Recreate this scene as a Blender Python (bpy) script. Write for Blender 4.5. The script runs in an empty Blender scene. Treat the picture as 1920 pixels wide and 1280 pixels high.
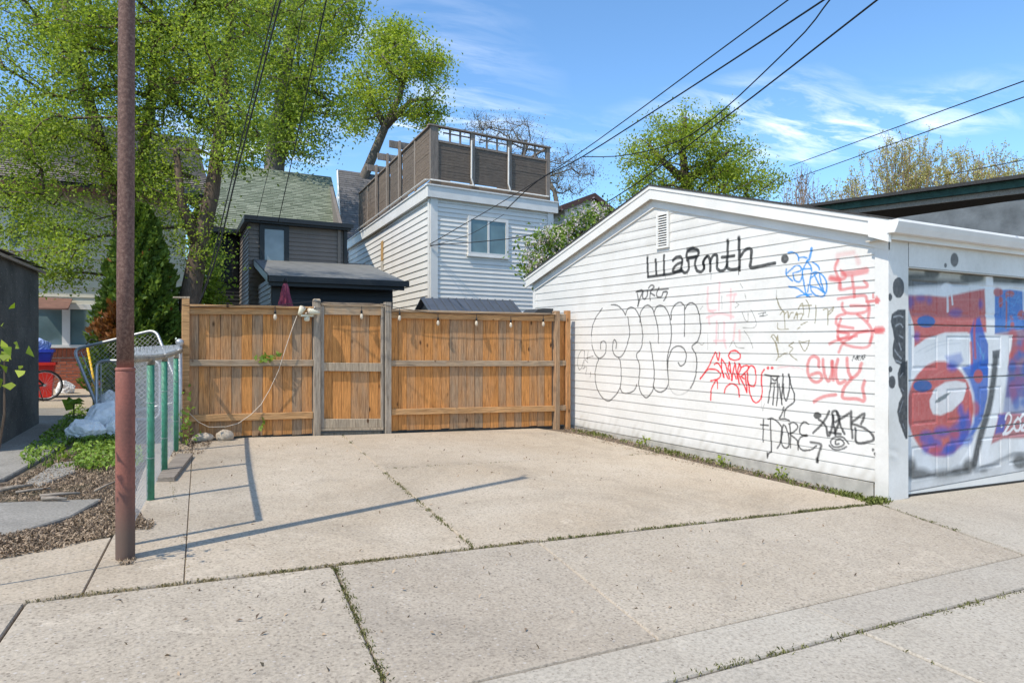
import bpy, math, random
import numpy as np
from mathutils import Matrix, Vector
random.seed(7); rng = np.random.default_rng(7)
sc = bpy.context.scene
C = sc.collection
# ---------------------------------------------------------------- camera, world, sun, exposure
FPX = 1280.0                                   # focal length in photo pixels (24 mm lens)
Fv = np.array([.4876, .873, 0.]); Fv /= np.linalg.norm(Fv)
Rv = np.array([Fv[1], -Fv[0], 0.]); Uv = np.array([0, 0, 1.])
CAM = -(3.66*Rv + 6.84*Fv) + np.array([0, 0, 1.41])
cd = bpy.data.cameras.new('camera'); co = bpy.data.objects.new('camera', cd); C.objects.link(co)
cd.sensor_width = 36; cd.lens = 24; cd.clip_end = 3000; cd.clip_start = .05
co.location = CAM; co.rotation_euler = (math.pi/2, 0, -math.atan2(Fv[0], Fv[1]))
sc.camera = co
SUN_EL = math.radians(53); SUN_T = np.array([.936, .351])      # sun elevation, horizontal direction the light travels
w = bpy.data.worlds.new('World'); sc.world = w; w.use_nodes = True
nt = w.node_tree; nt.nodes.clear()
def N(nt, t, **k):
    n = nt.nodes.new(t)
    for a, b in k.items():
        if a[0] == '_': setattr(n, a[1:], b)
        else: n.inputs[a.replace('__', ' ')].default_value = b
    return n
sky = N(nt, 'ShaderNodeTexSky', _sky_type='NISHITA', _sun_disc=False)
sky.sun_elevation = SUN_EL; sky.sun_rotation = math.atan2(-SUN_T[0], -SUN_T[1]) % (2*math.pi)
sky.air_density = 1.0; sky.dust_density = .35; sky.ozone_density = 2.2; sky.altitude = 100
tc = N(nt, 'ShaderNodeTexCoord'); sep = N(nt, 'ShaderNodeSeparateXYZ'); nt.links.new(tc.outputs['Generated'], sep.inputs[0])
addz = N(nt, 'ShaderNodeMath', _operation='ADD'); addz.inputs[1].default_value = .04; nt.links.new(sep.outputs[2], addz.inputs[0])
dx = N(nt, 'ShaderNodeMath', _operation='DIVIDE'); dy = N(nt, 'ShaderNodeMath', _operation='DIVIDE')
for d_, i in ((dx, 0), (dy, 1)):
    nt.links.new(sep.outputs[i], d_.inputs[0]); nt.links.new(addz.outputs[0], d_.inputs[1])
cmb = N(nt, 'ShaderNodeCombineXYZ'); nt.links.new(dx.outputs[0], cmb.inputs[0]); nt.links.new(dy.outputs[0], cmb.inputs[1])
mp = N(nt, 'ShaderNodeMapping'); nt.links.new(cmb.outputs[0], mp.inputs[0])
mp.inputs['Rotation'].default_value = (0, 0, .75); mp.inputs['Scale'].default_value = (1.5, 4.2, 1); mp.inputs['Location'].default_value = (3.3, .4, 0)
n1 = N(nt, 'ShaderNodeTexNoise', Scale=1.6, Detail=9., Roughness=.62, Distortion=.5); nt.links.new(mp.outputs[0], n1.inputs['Vector'])
n2 = N(nt, 'ShaderNodeTexNoise', Scale=.42, Detail=2.); nt.links.new(cmb.outputs[0], n2.inputs['Vector'])
r2 = N(nt, 'ShaderNodeValToRGB'); r2.color_ramp.elements[0].position = .50; r2.color_ramp.elements[1].position = .66; nt.links.new(n2.outputs[0], r2.inputs[0])
r1 = N(nt, 'ShaderNodeValToRGB'); r1.color_ramp.elements[0].position = .44; r1.color_ramp.elements[1].position = .72; nt.links.new(n1.outputs[0], r1.inputs[0])
cm = N(nt, 'ShaderNodeMath', _operation='MULTIPLY'); nt.links.new(r1.outputs[0], cm.inputs[0]); nt.links.new(r2.outputs[0], cm.inputs[1])
mix = N(nt, 'ShaderNodeMixRGB'); mix.inputs[2].default_value = (8.2, 8.3, 8.4, 1)
tn = N(nt, 'ShaderNodeMixRGB', _blend_type='MULTIPLY'); tn.inputs[0].default_value = 1; tn.inputs[2].default_value = (.76, 1.0, 1.14, 1); nt.links.new(sky.outputs[0], tn.inputs[1])
nt.links.new(cm.outputs[0], mix.inputs[0]); nt.links.new(tn.outputs[0], mix.inputs[1])
bg = N(nt, 'ShaderNodeBackground', Strength=.15); nt.links.new(mix.outputs[0], bg.inputs[0])
wo = N(nt, 'ShaderNodeOutputWorld'); nt.links.new(bg.outputs[0], wo.inputs[0])
sl = bpy.data.lights.new('sun', 'SUN'); so = bpy.data.objects.new('sun', sl); C.objects.link(so)
sl.energy = 3.3; sl.angle = math.radians(.53); sl.color = (1, .925, .80)
sd = Vector((SUN_T[0]*math.cos(SUN_EL), SUN_T[1]*math.cos(SUN_EL), -math.sin(SUN_EL)))
so.rotation_euler = sd.to_track_quat('-Z', 'Y').to_euler(); so.location = (-10, -6, 20)
vs = sc.view_settings; vs.view_transform = 'Standard'; vs.look = 'None'; vs.exposure = .54; vs.gamma = 1
sc.cycles.max_bounces = 6; sc.cycles.transparent_max_bounces = 8

# ---------------------------------------------------------------- pixel rays (photo 1920x1280) -> places
def ray(x, y): return Fv + Rv*(x-960)/FPX + Uv*(640-y)/FPX
def gz(x, y):
    x = np.clip(x, -11, 12); y = np.clip(y, -9, 14)
    return -.155 - .035*x + .0245*y
def G(x, y, dz=0):
    r = ray(x, y); n = np.array([.035, -.0245, 1.])
    return CAM + (-.155+dz-n@CAM)/(n@r)*r
def PX(x, y, v): r = ray(x, y); return CAM + (v-CAM[0])/r[0]*r
def PY(x, y, v): r = ray(x, y); return CAM + (v-CAM[1])/r[1]*r
def at(x, y, d): return CAM + d*ray(x, y)
def zrow(y, d): return CAM[2] + (640-y)*d/FPX
def depth(p): return float((np.array([p[0], p[1], 0])-[CAM[0], CAM[1], 0])@Fv)
def dirv(vp): d = Fv + Rv*(vp-960)/FPX; return d/np.linalg.norm(d)
def along(P, vp, px):                           # walk from P towards vanishing column vp until photo column px
    d = dirv(vp); q = np.array([P[0], P[1], 0])-[CAM[0], CAM[1], 0]
    k = (px-960)/FPX
    s = (k*(q@Fv)-q@Rv)/(d@Rv-k*(d@Fv))
    return np.array([P[0]+d[0]*s, P[1]+d[1]*s])

# ---------------------------------------------------------------- materials
MATS = {}
def newmat(name):
    m = bpy.data.materials.new(name); m.use_nodes = True; t = m.node_tree
    b = t.nodes['Principled BSDF']; MATS[name] = m
    return m, t, b
def ramp(t, src, stops):
    r = N(t, 'ShaderNodeValToRGB'); e = r.color_ramp.elements
    while len(e) < len(stops): e.new(.5)
    for k, (p, c) in enumerate(stops):
        e[k].position = p; e[k].color = (*c, 1) if len(c) == 3 else c
    t.links.new(src, r.inputs[0]); return r.outputs[0]
def mixc(t, fac, a, b, mode='MIX'):
    m = N(t, 'ShaderNodeMixRGB', _blend_type=mode)
    for i, v in ((0, fac), (1, a), (2, b)):
        if hasattr(v, 'links') or hasattr(v, 'is_linked'): t.links.new(v, m.inputs[i])
        elif i == 0: m.inputs[0].default_value = v
        else: m.inputs[i].default_value = (*v, 1)
    return m.outputs[0]
def coords(t, scale=(1, 1, 1), kind='Object', rnd=0):
    c = N(t, 'ShaderNodeTexCoord'); out = c.outputs[kind]
    if kind == 'pos': out = None
    if rnd:
        oi = N(t, 'ShaderNodeObjectInfo'); mu = N(t, 'ShaderNodeMath', _operation='MULTIPLY'); mu.inputs[1].default_value = 37.
        t.links.new(oi.outputs['Random'], mu.inputs[0]); ad = N(t, 'ShaderNodeVectorMath', _operation='ADD')
        t.links.new(out, ad.inputs[0]); t.links.new(mu.outputs[0], ad.inputs[1]); out = ad.outputs[0]
    m = N(t, 'ShaderNodeMapping'); m.inputs['Scale'].default_value = scale; t.links.new(out, m.inputs[0]); return m.outputs[0]
def noise(t, vec, scale, detail=4., rough=.55, dist=0.):
    n = N(t, 'ShaderNodeTexNoise', Scale=scale, Detail=detail, Roughness=rough, Distortion=dist); t.links.new(vec, n.inputs['Vector']); return n.outputs[0]
def bump(t, b, h, strength=.3, dist=.01):
    n = N(t, 'ShaderNodeBump', Strength=strength, Distance=dist); t.links.new(h, n.inputs['Height']); t.links.new(n.outputs[0], b.inputs['Normal'])
def plain(name, col, rough=.6, var=.12, scale=6., bmp=.0, metal=0, spec=.4):
    m, t, b = newmat(name); v = coords(t)
    f = noise(t, v, scale, 5.)
    dark = tuple(c*(1-var) for c in col); lite = tuple(min(1, c*(1+var)) for c in col)
    t.links.new(ramp(t, f, [(.3, dark), (.7, lite)]), b.inputs['Base Color'])
    b.inputs['Roughness'].default_value = rough; b.inputs['Metallic'].default_value = metal; b.inputs['Specular IOR Level'].default_value = spec
    if bmp: bump(t, b, noise(t, v, scale*6, 6.), bmp, .01)
    return m
def mat_concrete(name, c1, c2, speck=1., stain=(.20, .17, .13)):
    m, t, b = newmat(name); g = N(t, 'ShaderNodeNewGeometry'); p = g.outputs['Position']
    big = noise(t, p, .7, 5., .6); mid = noise(t, p, 4., 5., .65); fine = noise(t, p, 55., 4., .7); grit = noise(t, p, 130., 2., .6)
    base = mixc(t, ramp(t, big, [(.35, (0, 0, 0)), (.68, (1, 1, 1))]), c1, c2)
    base = mixc(t, ramp(t, mid, [(.52, (0, 0, 0)), (.78, (.42, .42, .42))]), base, stain)
    sc1 = noise(t, p, 1.7, 8., .72, .6); base = mixc(t, ramp(t, sc1, [(.6, (0, 0, 0)), (.72, (.5, .5, .5))]), base, tuple(min(.7, c*1.45) for c in c1))
    sc2 = noise(t, p, .45, 6., .7, 1.); base = mixc(t, ramp(t, sc2, [(.52, (0, 0, 0)), (.7, (.55, .55, .55))]), base, stain)
    oi = N(t, 'ShaderNodeObjectInfo')
    base = mixc(t, 1., base, ramp(t, oi.outputs['Random'], [(0, (.95, .95, .95)), (1, (1.03, 1.03, 1.02))]), 'MULTIPLY')
    base = mixc(t, 1., base, ramp(t, fine, [(.28, (.62, .6, .58)), (.5, (1, 1, 1)), (.72, (1.25, 1.23, 1.2))]), 'MULTIPLY')
    v = N(t, 'ShaderNodeTexVoronoi', Scale=48.); t.links.new(p, v.inputs['Vector'])
    sepc = N(t, 'ShaderNodeSeparateColor'); t.links.new(v.outputs['Color'], sepc.inputs[0])
    pm = N(t, 'ShaderNodeMath', _operation='LESS_THAN'); pm.inputs[1].default_value = .012*1; t.links.new(v.outputs['Distance'], pm.inputs[0])
    lt = N(t, 'ShaderNodeMath', _operation='LESS_THAN'); lt.inputs[1].default_value = .34; t.links.new(v.outputs['Distance'], lt.inputs[0])
    pick = N(t, 'ShaderNodeMath', _operation='GREATER_THAN'); pick.inputs[1].default_value = 1-.38*speck; t.links.new(sepc.outputs[0], pick.inputs[0])
    mm = N(t, 'ShaderNodeMath', _operation='MULTIPLY'); t.links.new(lt.outputs[0], mm.inputs[0]); t.links.new(pick.outputs[0], mm.inputs[1])
    m8 = N(t, 'ShaderNodeMath', _operation='MULTIPLY'); m8.inputs[1].default_value = .6; t.links.new(mm.outputs[0], m8.inputs[0])
    peb = ramp(t, sepc.outputs[1], [(0, (.10, .085, .07)), (.5, (.2, .16, .12)), (.75, (.33, .29, .25)), (1, (.55, .5, .45))])
    base = mixc(t, m8.outputs[0], base, peb)
    t.links.new(base, b.inputs['Base Color']); b.inputs['Roughness'].default_value = .88; b.inputs['Specular IOR Level'].default_value = .25
    h = mixc(t, .5, fine, grit); bump(t, b, h, .35, .006)
    return m
def mat_wood(name, warm, grey, bias=.5, grain=(14, 14, .9), knots=True):
    m, t, b = newmat(name); v = coords(t, grain, rnd=1); v2 = coords(t, (1, 1, 1), rnd=1)
    oi = N(t, 'ShaderNodeObjectInfo')
    g = noise(t, v, 3., 7., .62, 1.2); gf = noise(t, v, 9., 5., .7, .4); big = noise(t, coords(t, (5, 5, 1.), rnd=1), 1.6, 4., .6)
    ad = N(t, 'ShaderNodeMath', _operation='ADD'); t.links.new(big, ad.inputs[0]); t.links.new(oi.outputs['Random'], ad.inputs[1]); hf = N(t, 'ShaderNodeMath', _operation='MULTIPLY'); hf.inputs[1].default_value = .5; t.links.new(ad.outputs[0], hf.inputs[0])
    fac = ramp(t, hf.outputs[0], [(.62-bias*.5, (0, 0, 0)), (.98-bias*.5, (1, 1, 1))])
    c = mixc(t, fac, warm, grey)
    c = mixc(t, 1., c, ramp(t, g, [(.28, (.5, .46, .42)), (.5, (.95, .95, .95)), (.75, (1.4, 1.36, 1.3))]), 'MULTIPLY')
    c = mixc(t, 1., c, ramp(t, gf, [(.3, (.72, .7, .68)), (.6, (1.1, 1.1, 1.1))]), 'MULTIPLY')
    if knots:
        vo = N(t, 'ShaderNodeTexVoronoi', Scale=1.); t.links.new(coords(t, (5.5, 5.5, 2.6), rnd=1), vo.inputs['Vector'])
        k = ramp(t, vo.outputs['Distance'], [(.05, (1, 1, 1)), (.13, (0, 0, 0))]); c = mixc(t, k, c, (.085, .04, .018))
    t.links.new(c, b.inputs['Base Color']); b.inputs['Roughness'].default_value = .8; b.inputs['Specular IOR Level'].default_value = .2
    bump(t, b, gf, .35, .004); return m
def mat_shingle(name, c1, c2):
    m, t, b = newmat(name); a = N(t, 'ShaderNodeAttribute', _attribute_name='tint'); v = coords(t)
    c = ramp(t, a.outputs['Fac'], [(0, c1), (1, c2)])
    c = mixc(t, 1., c, ramp(t, noise(t, v, 60., 3., .7), [(.3, (.7, .7, .7)), (.7, (1.25, 1.25, 1.25))]), 'MULTIPLY')
    t.links.new(c, b.inputs['Base Color']); b.inputs['Roughness'].default_value = .95; b.inputs['Specular IOR Level'].default_value = .15; return m
def mat_leaf(name, dark, lite, trans=.35, third=None):
    m, t, b = newmat(name); a = N(t, 'ShaderNodeAttribute', _attribute_name='tint')
    st = [(0, dark), (.85, lite)] + ([(1, third)] if third else [])
    c = ramp(t, a.outputs['Fac'], st)
    t.links.new(c, b.inputs['Base Color']); b.inputs['Roughness'].default_value = .55; b.inputs['Specular IOR Level'].default_value = .3
    tr = N(t, 'ShaderNodeBsdfTranslucent'); t.links.new(mixc(t, 1., c, (1.25, 1.3, .7), 'MULTIPLY'), tr.inputs[0])
    mx = N(t, 'ShaderNodeMixShader', Fac=trans); t.links.new(b.outputs[0], mx.inputs[1]); t.links.new(tr.outputs[0], mx.inputs[2])
    t.links.new(mx.outputs[0], t.nodes['Material Output'].inputs[0]); return m
def mat_painted(name, rough=.42, base_bump=.15, dirt=.12):     # vinyl or painted metal whose spray paint sits in the colour attribute
    m, t, b = newmat(name); a = N(t, 'ShaderNodeAttribute', _attribute_name='paint'); v = coords(t, (1, 1, 1))
    d = noise(t, v, 2.2, 6., .65); d2 = noise(t, v, 30., 4., .7)
    c = mixc(t, 1., a.outputs['Color'], ramp(t, d, [(.3, (1-dirt, 1-dirt*1.05, 1-dirt*1.2)), (.65, (1, 1, 1))]), 'MULTIPLY')
    c = mixc(t, 1., c, ramp(t, d2, [(.3, (.94, .94, .94)), (.6, (1, 1, 1))]), 'MULTIPLY')
    t.links.new(c, b.inputs['Base Color']); b.inputs['Roughness'].default_value = rough; b.inputs['Specular IOR Level'].default_value = .35
    bump(t, b, noise(t, coords(t, (1, 1, 6)), 18., 4.), base_bump, .004); return m
def mat_rust(name):
    m, t, b = newmat(name); v = coords(t); vs_ = coords(t, (1, 1, .35))
    f = noise(t, v, 60., 6., .75); s = noise(t, vs_, 5., 5., .6); sp = N(t, 'ShaderNodeSeparateXYZ'); t.links.new(v, sp.inputs[0])
    up = ramp(t, sp.outputs[2], [(.0, (0, 0, 0)), (1., (1, 1, 1))])
    old = ramp(t, f, [(.25, (.04, .022, .017)), (.48, (.125, .06, .044)), (.75, (.29, .18, .135))])
    red = ramp(t, s, [(.25, (.15, .06, .045)), (.5, (.25, .085, .06)), (.8, (.36, .15, .11))])
    red = mixc(t, 1., red, ramp(t, f, [(.3, (.75, .75, .75)), (.7, (1.2, 1.2, 1.2))]), 'MULTIPLY')
    mr = N(t, 'ShaderNodeMapRange'); mr.inputs[1].default_value = 1.17; mr.inputs[2].default_value = 1.22; t.links.new(sp.outputs[2], mr.inputs[0])
    c = mixc(t, mr.outputs[0], red, old)
    mb = N(t, 'ShaderNodeMapRange'); mb.inputs[1].default_value = .5; mb.inputs[2].default_value = .15; t.links.new(sp.outputs[2], mb.inputs[0])
    c = mixc(t, mb.outputs[0], c, (.12, .075, .055))
    t.links.new(c, b.inputs['Base Color']); b.inputs['Roughness'].default_value = .75
    bump(t, b, f, .5, .006); return m
def mat_glass(name, col=(.02, .03, .035), rough=.04):
    m, t, b = newmat(name); v = coords(t); t.links.new(ramp(t, noise(t, v, 2., 2.), [(.3, col), (.7, tuple(c*1.6 for c in col))]), b.inputs['Base Color'])
    b.inputs['Roughness'].default_value = rough; b.inputs['Specular IOR Level'].default_value = .9; return m
def mat_soil(name):
    m, t, b = newmat(name); g = N(t, 'ShaderNodeNewGeometry'); p = g.outputs['Position']
    c = ramp(t, noise(t, p, 14., 8., .75), [(.25, (.05, .035, .024)), (.5, (.13, .095, .066)), (.75, (.26, .2, .14))])
    c = mixc(t, ramp(t, noise(t, p, 1.1, 4.), [(.5, (0, 0, 0)), (.65, (.5, .5, .5))]), c, (.08, .1, .035))
    t.links.new(c, b.inputs['Base Color']); b.inputs['Roughness'].default_value = .95; bump(t, b, noise(t, p, 40., 6., .7), .8, .02); return m
mat_concrete('pad_concrete', (.47, .40, .315), (.40, .325, .24), .75, (.27, .225, .17))
mat_concrete('apron_concrete', (.43, .37, .295), (.365, .305, .235), 1.25, (.26, .22, .175))
mat_concrete('lane_concrete', (.43, .385, .32), (.385, .335, .27), .4, (.30, .265, .215))
mat_concrete('path_concrete', (.30, .28, .25), (.22, .205, .18), .5, (.1, .095, .085))
mat_concrete('block_dark', (.17, .16, .145), (.05, .051, .048), .3, (.022, .024, .02))
mat_soil('soil')
mat_wood('fence_wood', (.56, .25, .078), (.34, .235, .15), .46)
mat_wood('fence_rail', (.50, .285, .13), (.38, .285, .195), .5, (.9, 14, 14))
mat_wood('fence_grey', (.40, .32, .23), (.33, .28, .225), .6)
mat_wood('deck_wood', (.20, .155, .12), (.15, .125, .105), .5, (1.2, 1.2, 20), False)
mat_wood('deck_post', (.30, .25, .21), (.22, .19, .165), .5, knots=False)
mat_wood('old_plank', (.33, .27, .21), (.28, .24, .20), .6, (.9, 14, 14))
mat_wood('bark', (.12, .085, .06), (.085, .065, .05), .5, (9, 9, 2.), False)
mat_wood('bark_grey', (.19, .165, .14), (.15, .13, .115), .5, (9, 9, 2.), False)
mat_painted('vinyl_painted'); mat_painted('door_painted', .5, .05, .18)
plain('white_trim', (.74, .715, .67), .45, .06, 3., .05)
plain('vinyl_white', (.74, .71, .655), .45, .05, 2.5)
plain('vinyl_cream', (.66, .61, .49), .5, .07, 2.5)
plain('siding_taupe', (.21, .175, .15), .5, .1, 2.5)
plain('siding_black', (.028, .029, .031), .5, .12, 2.5)
plain('trim_black', (.022, .024, .027), .4, .12, 3.)
plain('soffit_beige', (.52, .48, .41), .6, .06, 3.)
plain('brown_trim', (.13, .06, .045), .6, .12, 3.)
plain('green_trim', (.03, .075, .055), .7, .35, 9., .3)
plain('old_stucco', (.15, .165, .175), .9, .3, 3., .4)
plain('green_post', (.045, .20, .12), .5, .22, 20., .1)
plain('galvanised', (.46, .47, .48), .42, .15, 30., 0, .6)
plain('wire_zinc', (.50, .50, .49), .5, .1, 30., 0, .2)
plain('rusty_rail', (.28, .235, .17), .7, .5, 14., .3)
plain('black_rubber', (.012, .012, .013), .5, .2)
plain('cable', (.012, .012, .013), .6, .2)
plain('cord_white', (.62, .53, .43), .6, .1)
plain('cream_plastic', (.66, .62, .47), .5, .08)
plain('bulb_glass', (.55, .47, .36), .12, .1)
plain('stone', (.42, .35, .27), .85, .3, 14., .4)
plain('tarp', (.82, .81, .79), .4, .08, 9., .7)
plain('red_plastic', (.62, .03, .02), .45, .12)
plain('blue_plastic', (.03, .06, .45), .45, .15)
plain('blue_bag', (.32, .42, .75), .4, .15, 12., .2)
plain('yellow_paint', (.75, .45, .02), .45, .1)
plain('umbrella_cloth', (.30, .06, .10), .8, .25, 20.)
plain('awning_brown', (.20, .105, .08), .7, .2, 8., .2)
plain('shed_metal', (.105, .115, .13), .4, .12, 4., 0, .3)
plain('bbq_cover', (.045, .047, .05), .55, .2)
plain('brick_red', (.33, .095, .048), .85, .3, 8., .3)
plain('mortar', (.50, .42, .36), .95, .1, 20., .2)
plain('wood_chip', (.30, .215, .14), .9, .4, 3.)
plain('roof_dark', (.05, .048, .046), .95, .3, 30., .5)
plain('roof_membrane', (.165, .168, .165), .9, .12, 4., .2)
plain('orange_board', (.50, .30, .11), .7, .15, 5.)
plain('foundation', (.42, .39, .34), .9, .2, 8., .3)
mat_shingle('shingle_green', (.15, .175, .125), (.26, .285, .215))
mat_shingle('shingle_grey', (.13, .125, .13), (.18, .172, .176))
mat_shingle('shingle_brown', (.16, .14, .125), (.25, .22, .20))
mat_rust('rust')
mat_glass('glass_dark'); mat_glass('glass_sky', (.20, .23, .25), .1); mat_glass('glass_teal', (.10, .15, .155), .06)
mat_wood('bark_twig', (.36, .25, .18), (.30, .22, .16), .5, (9, 9, 2.), False)
mat_leaf('leaf_maple', (.13, .195, .02), (.37, .46, .075), .5)
mat_leaf('leaf_spring', (.17, .24, .02), (.41, .49, .07), .5)
mat_leaf('leaf_yellow', (.36, .33, .10), (.62, .57, .26), .4)
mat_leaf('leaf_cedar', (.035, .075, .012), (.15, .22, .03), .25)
mat_leaf('leaf_dead', (.20, .07, .02), (.38, .16, .05), .2)
mat_leaf('leaf_bud', (.20, .17, .12), (.30, .28, .20), .3)
mat_leaf('leaf_lilac', (.09, .17, .02), (.24, .34, .06), .35)
mat_leaf('petal_lilac', (.55, .43, .50), (.85, .77, .80), .3)
mat_leaf('grass', (.12, .15, .03), (.30, .33, .10), .3)
mat_leaf('moss', (.07, .08, .02), (.22, .22, .075), .2)
mat_leaf('grass_dry', (.22, .17, .09), (.36, .30, .17), .2)
mat_leaf('mulch', (.07, .045, .03), (.40, .29, .19), 0.02)
mat_leaf('weed', (.11, .19, .025), (.28, .40, .07), .3)

# ---------------------------------------------------------------- mesh helpers
class MB:
    def __init__(s): s.v = []; s.f = []
    def add(s, vs, fs):
        o = len(s.v); s.v += [tuple(map(float, p)) for p in vs]; s.f += [tuple(i+o for i in f) for f in fs]; return s
    def box(s, a, b):
        (x0, y0, z0), (x1, y1, z1) = a, b
        return s.add([(x0, y0, z0), (x1, y0, z0), (x1, y1, z0), (x0, y1, z0), (x0, y0, z1), (x1, y0, z1), (x1, y1, z1), (x0, y1, z1)],
                     [(0, 3, 2, 1), (4, 5, 6, 7), (0, 1, 5, 4), (1, 2, 6, 5), (2, 3, 7, 6), (3, 0, 4, 7)])
    def obox(s, o, u, v, w_):                     # corner + three edge vectors
        o, u, v, w_ = map(np.array, (o, u, v, w_))
        if np.dot(np.cross(u, v), w_) < 0: o = o+w_; w_ = -w_
        P = [o, o+u, o+u+v, o+v]; P += [p+w_ for p in P]
        return s.add(P, [(0, 3, 2, 1), (4, 5, 6, 7), (0, 1, 5, 4), (1, 2, 6, 5), (2, 3, 7, 6), (3, 0, 4, 7)])
    def bar(s, a, b, w_, h, up=(0, 0, 1)):        # rectangular bar from a to b
        a, b = np.array(a, float), np.array(b, float); d = b-a; d /= np.linalg.norm(d)
        x = np.cross(d, up); x = x/np.linalg.norm(x) if np.linalg.norm(x) > 1e-6 else np.array([1., 0, 0]); z = np.cross(x, d)
        return s.obox(a-x*w_/2-z*h/2, x*w_, z*h, b-a)
    def tube(s, pts, r, n=8, cap=True):
        pts = [np.array(p, float) for p in pts]; rs = r if hasattr(r, '__len__') else [r]*len(pts)
        vs = []; X = None
        for i, p in enumerate(pts):
            d = pts[min(i+1, len(pts)-1)]-pts[max(i-1, 0)]; d = d/(np.linalg.norm(d)+1e-12)
            if X is None:
                X = np.cross(d, (0, 0, 1)) if abs(d[2]) < .9 else np.cross(d, (1, 0, 0))
            X = X-d*(X@d); X /= np.linalg.norm(X); Y = np.cross(d, X)
            for k in range(n):
                a = 2*math.pi*k/n; vs.append(p+rs[i]*(math.cos(a)*X+math.sin(a)*Y))
        fs = [(i*n+k, i*n+(k+1) % n, (i+1)*n+(k+1) % n, (i+1)*n+k) for i in range(len(pts)-1) for k in range(n)]
        if cap: fs += [tuple(range(n-1, -1, -1)), tuple((len(pts)-1)*n+k for k in range(n))]
        return s.add(vs, fs)
    def prism(s, poly, vec):                      # extrude a planar polygon
        n = len(poly); vec = np.array(vec); P = [np.array(p, float) for p in poly]; P2 = [p+vec for p in P]
        nn = sum((np.cross(P[i]-P[0], P[(i+1) % n]-P[0]) for i in range(1, n-1)), np.zeros(3))
        fs = [tuple(range(n)), tuple(range(2*n-1, n-1, -1))] + [(i, i+n, (i+1) % n+n, (i+1) % n) for i in range(n)]
        if nn@vec > 0: fs = [f[::-1] for f in fs]
        return s.add(P+P2, fs)
    def build(s, name, m, parent=None, smooth=False, loc=None): return mobj(name, s.mesh(name, m, smooth), parent, loc)
    def mesh(s, name, m, smooth=False):
        me = bpy.data.meshes.new(name); me.from_pydata(s.v, [], s.f); me.materials.append(MATS[m])
        if smooth: me.polygons.foreach_set('use_smooth', [True]*len(me.polygons))
        me.update(); return me
def mobj(name, me, parent=None, loc=None, rotz=0):
    o = bpy.data.objects.new(name, me); C.objects.link(o)
    if loc is not None: o.location = loc
    if rotz: o.rotation_euler = (0, 0, rotz)
    if parent is not None: setpar(o, parent)
    return o
WL = {}
def wloc(o): return WL.get(o.name, Vector((0, 0, 0)))
def setpar(o, p):
    o.parent = p
    q = p
    t = Vector((0, 0, 0))
    while q is not None:
        if q.type == 'EMPTY': t = t+q.location
        q = q.parent
    if p.type == 'EMPTY': o.matrix_parent_inverse = Matrix.Translation(-p.location)
    elif o.parent.location.length or o.parent.rotation_euler.z:
        o.matrix_parent_inverse = (Matrix.Translation(p.location) @ Matrix.Rotation(p.rotation_euler.z, 4, 'Z')).inverted()
def tag(o, label, cat, group=None, kind=None):
    if kind: o['kind'] = kind
    if label: o['label'] = label
    if cat: o['category'] = cat
    if group: o['group'] = group
    return o
def thing(name, label, cat, loc, group=None):
    o = bpy.data.objects.new(name, None); C.objects.link(o); o.location = tuple(map(float, loc)); o.empty_display_size = .2
    return tag(o, label, cat, group)
def struct(o): o['kind'] = 'structure'; return o
def stuff(o, label=None, cat=None): return tag(o, label, cat, kind='stuff')
def np_mesh(name, V, nper, m, tint=None):         # V: (n, nper, 3) separate polygons
    n = V.shape[0]; me = bpy.data.meshes.new(name); me.vertices.add(n*nper); me.vertices.foreach_set('co', V.reshape(-1).astype(np.float32))
    me.loops.add(n*nper); me.loops.foreach_set('vertex_index', np.arange(n*nper, dtype=np.int32))
    me.polygons.add(n); me.polygons.foreach_set('loop_start', np.arange(0, n*nper, nper, dtype=np.int32)); me.polygons.foreach_set('loop_total', np.full(n, nper, dtype=np.int32))
    me.materials.append(MATS[m]); me.update(calc_edges=True)
    if tint is not None:
        a = me.attributes.new('tint', 'FLOAT', 'POINT'); a.data.foreach_set('value', np.repeat(tint, nper).astype(np.float32))
    return me
def unit(a): return a/(np.linalg.norm(a, axis=-1, keepdims=True)+1e-9)
def leaf_quads(c, size, asp=.55, up=.5, fold=.25):
    n = len(c); ax = unit(rng.normal(size=(n, 3))+np.array([0, 0, -.15])); nr = unit(rng.normal(size=(n, 3))+np.array([0, 0, up]))
    b = unit(np.cross(ax, nr)); nn = np.cross(b, ax); s = (size*rng.uniform(.6, 1.35, n))[:, None]
    t = nn*s*fold
    return np.stack([c-ax*s*.5, c+b*s*asp*.5+t, c+ax*s*.5, c-b*s*asp*.5+t], 1)
def ground_snap(p): return np.array([p[0], p[1], gz(p[0], p[1])])

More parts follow.
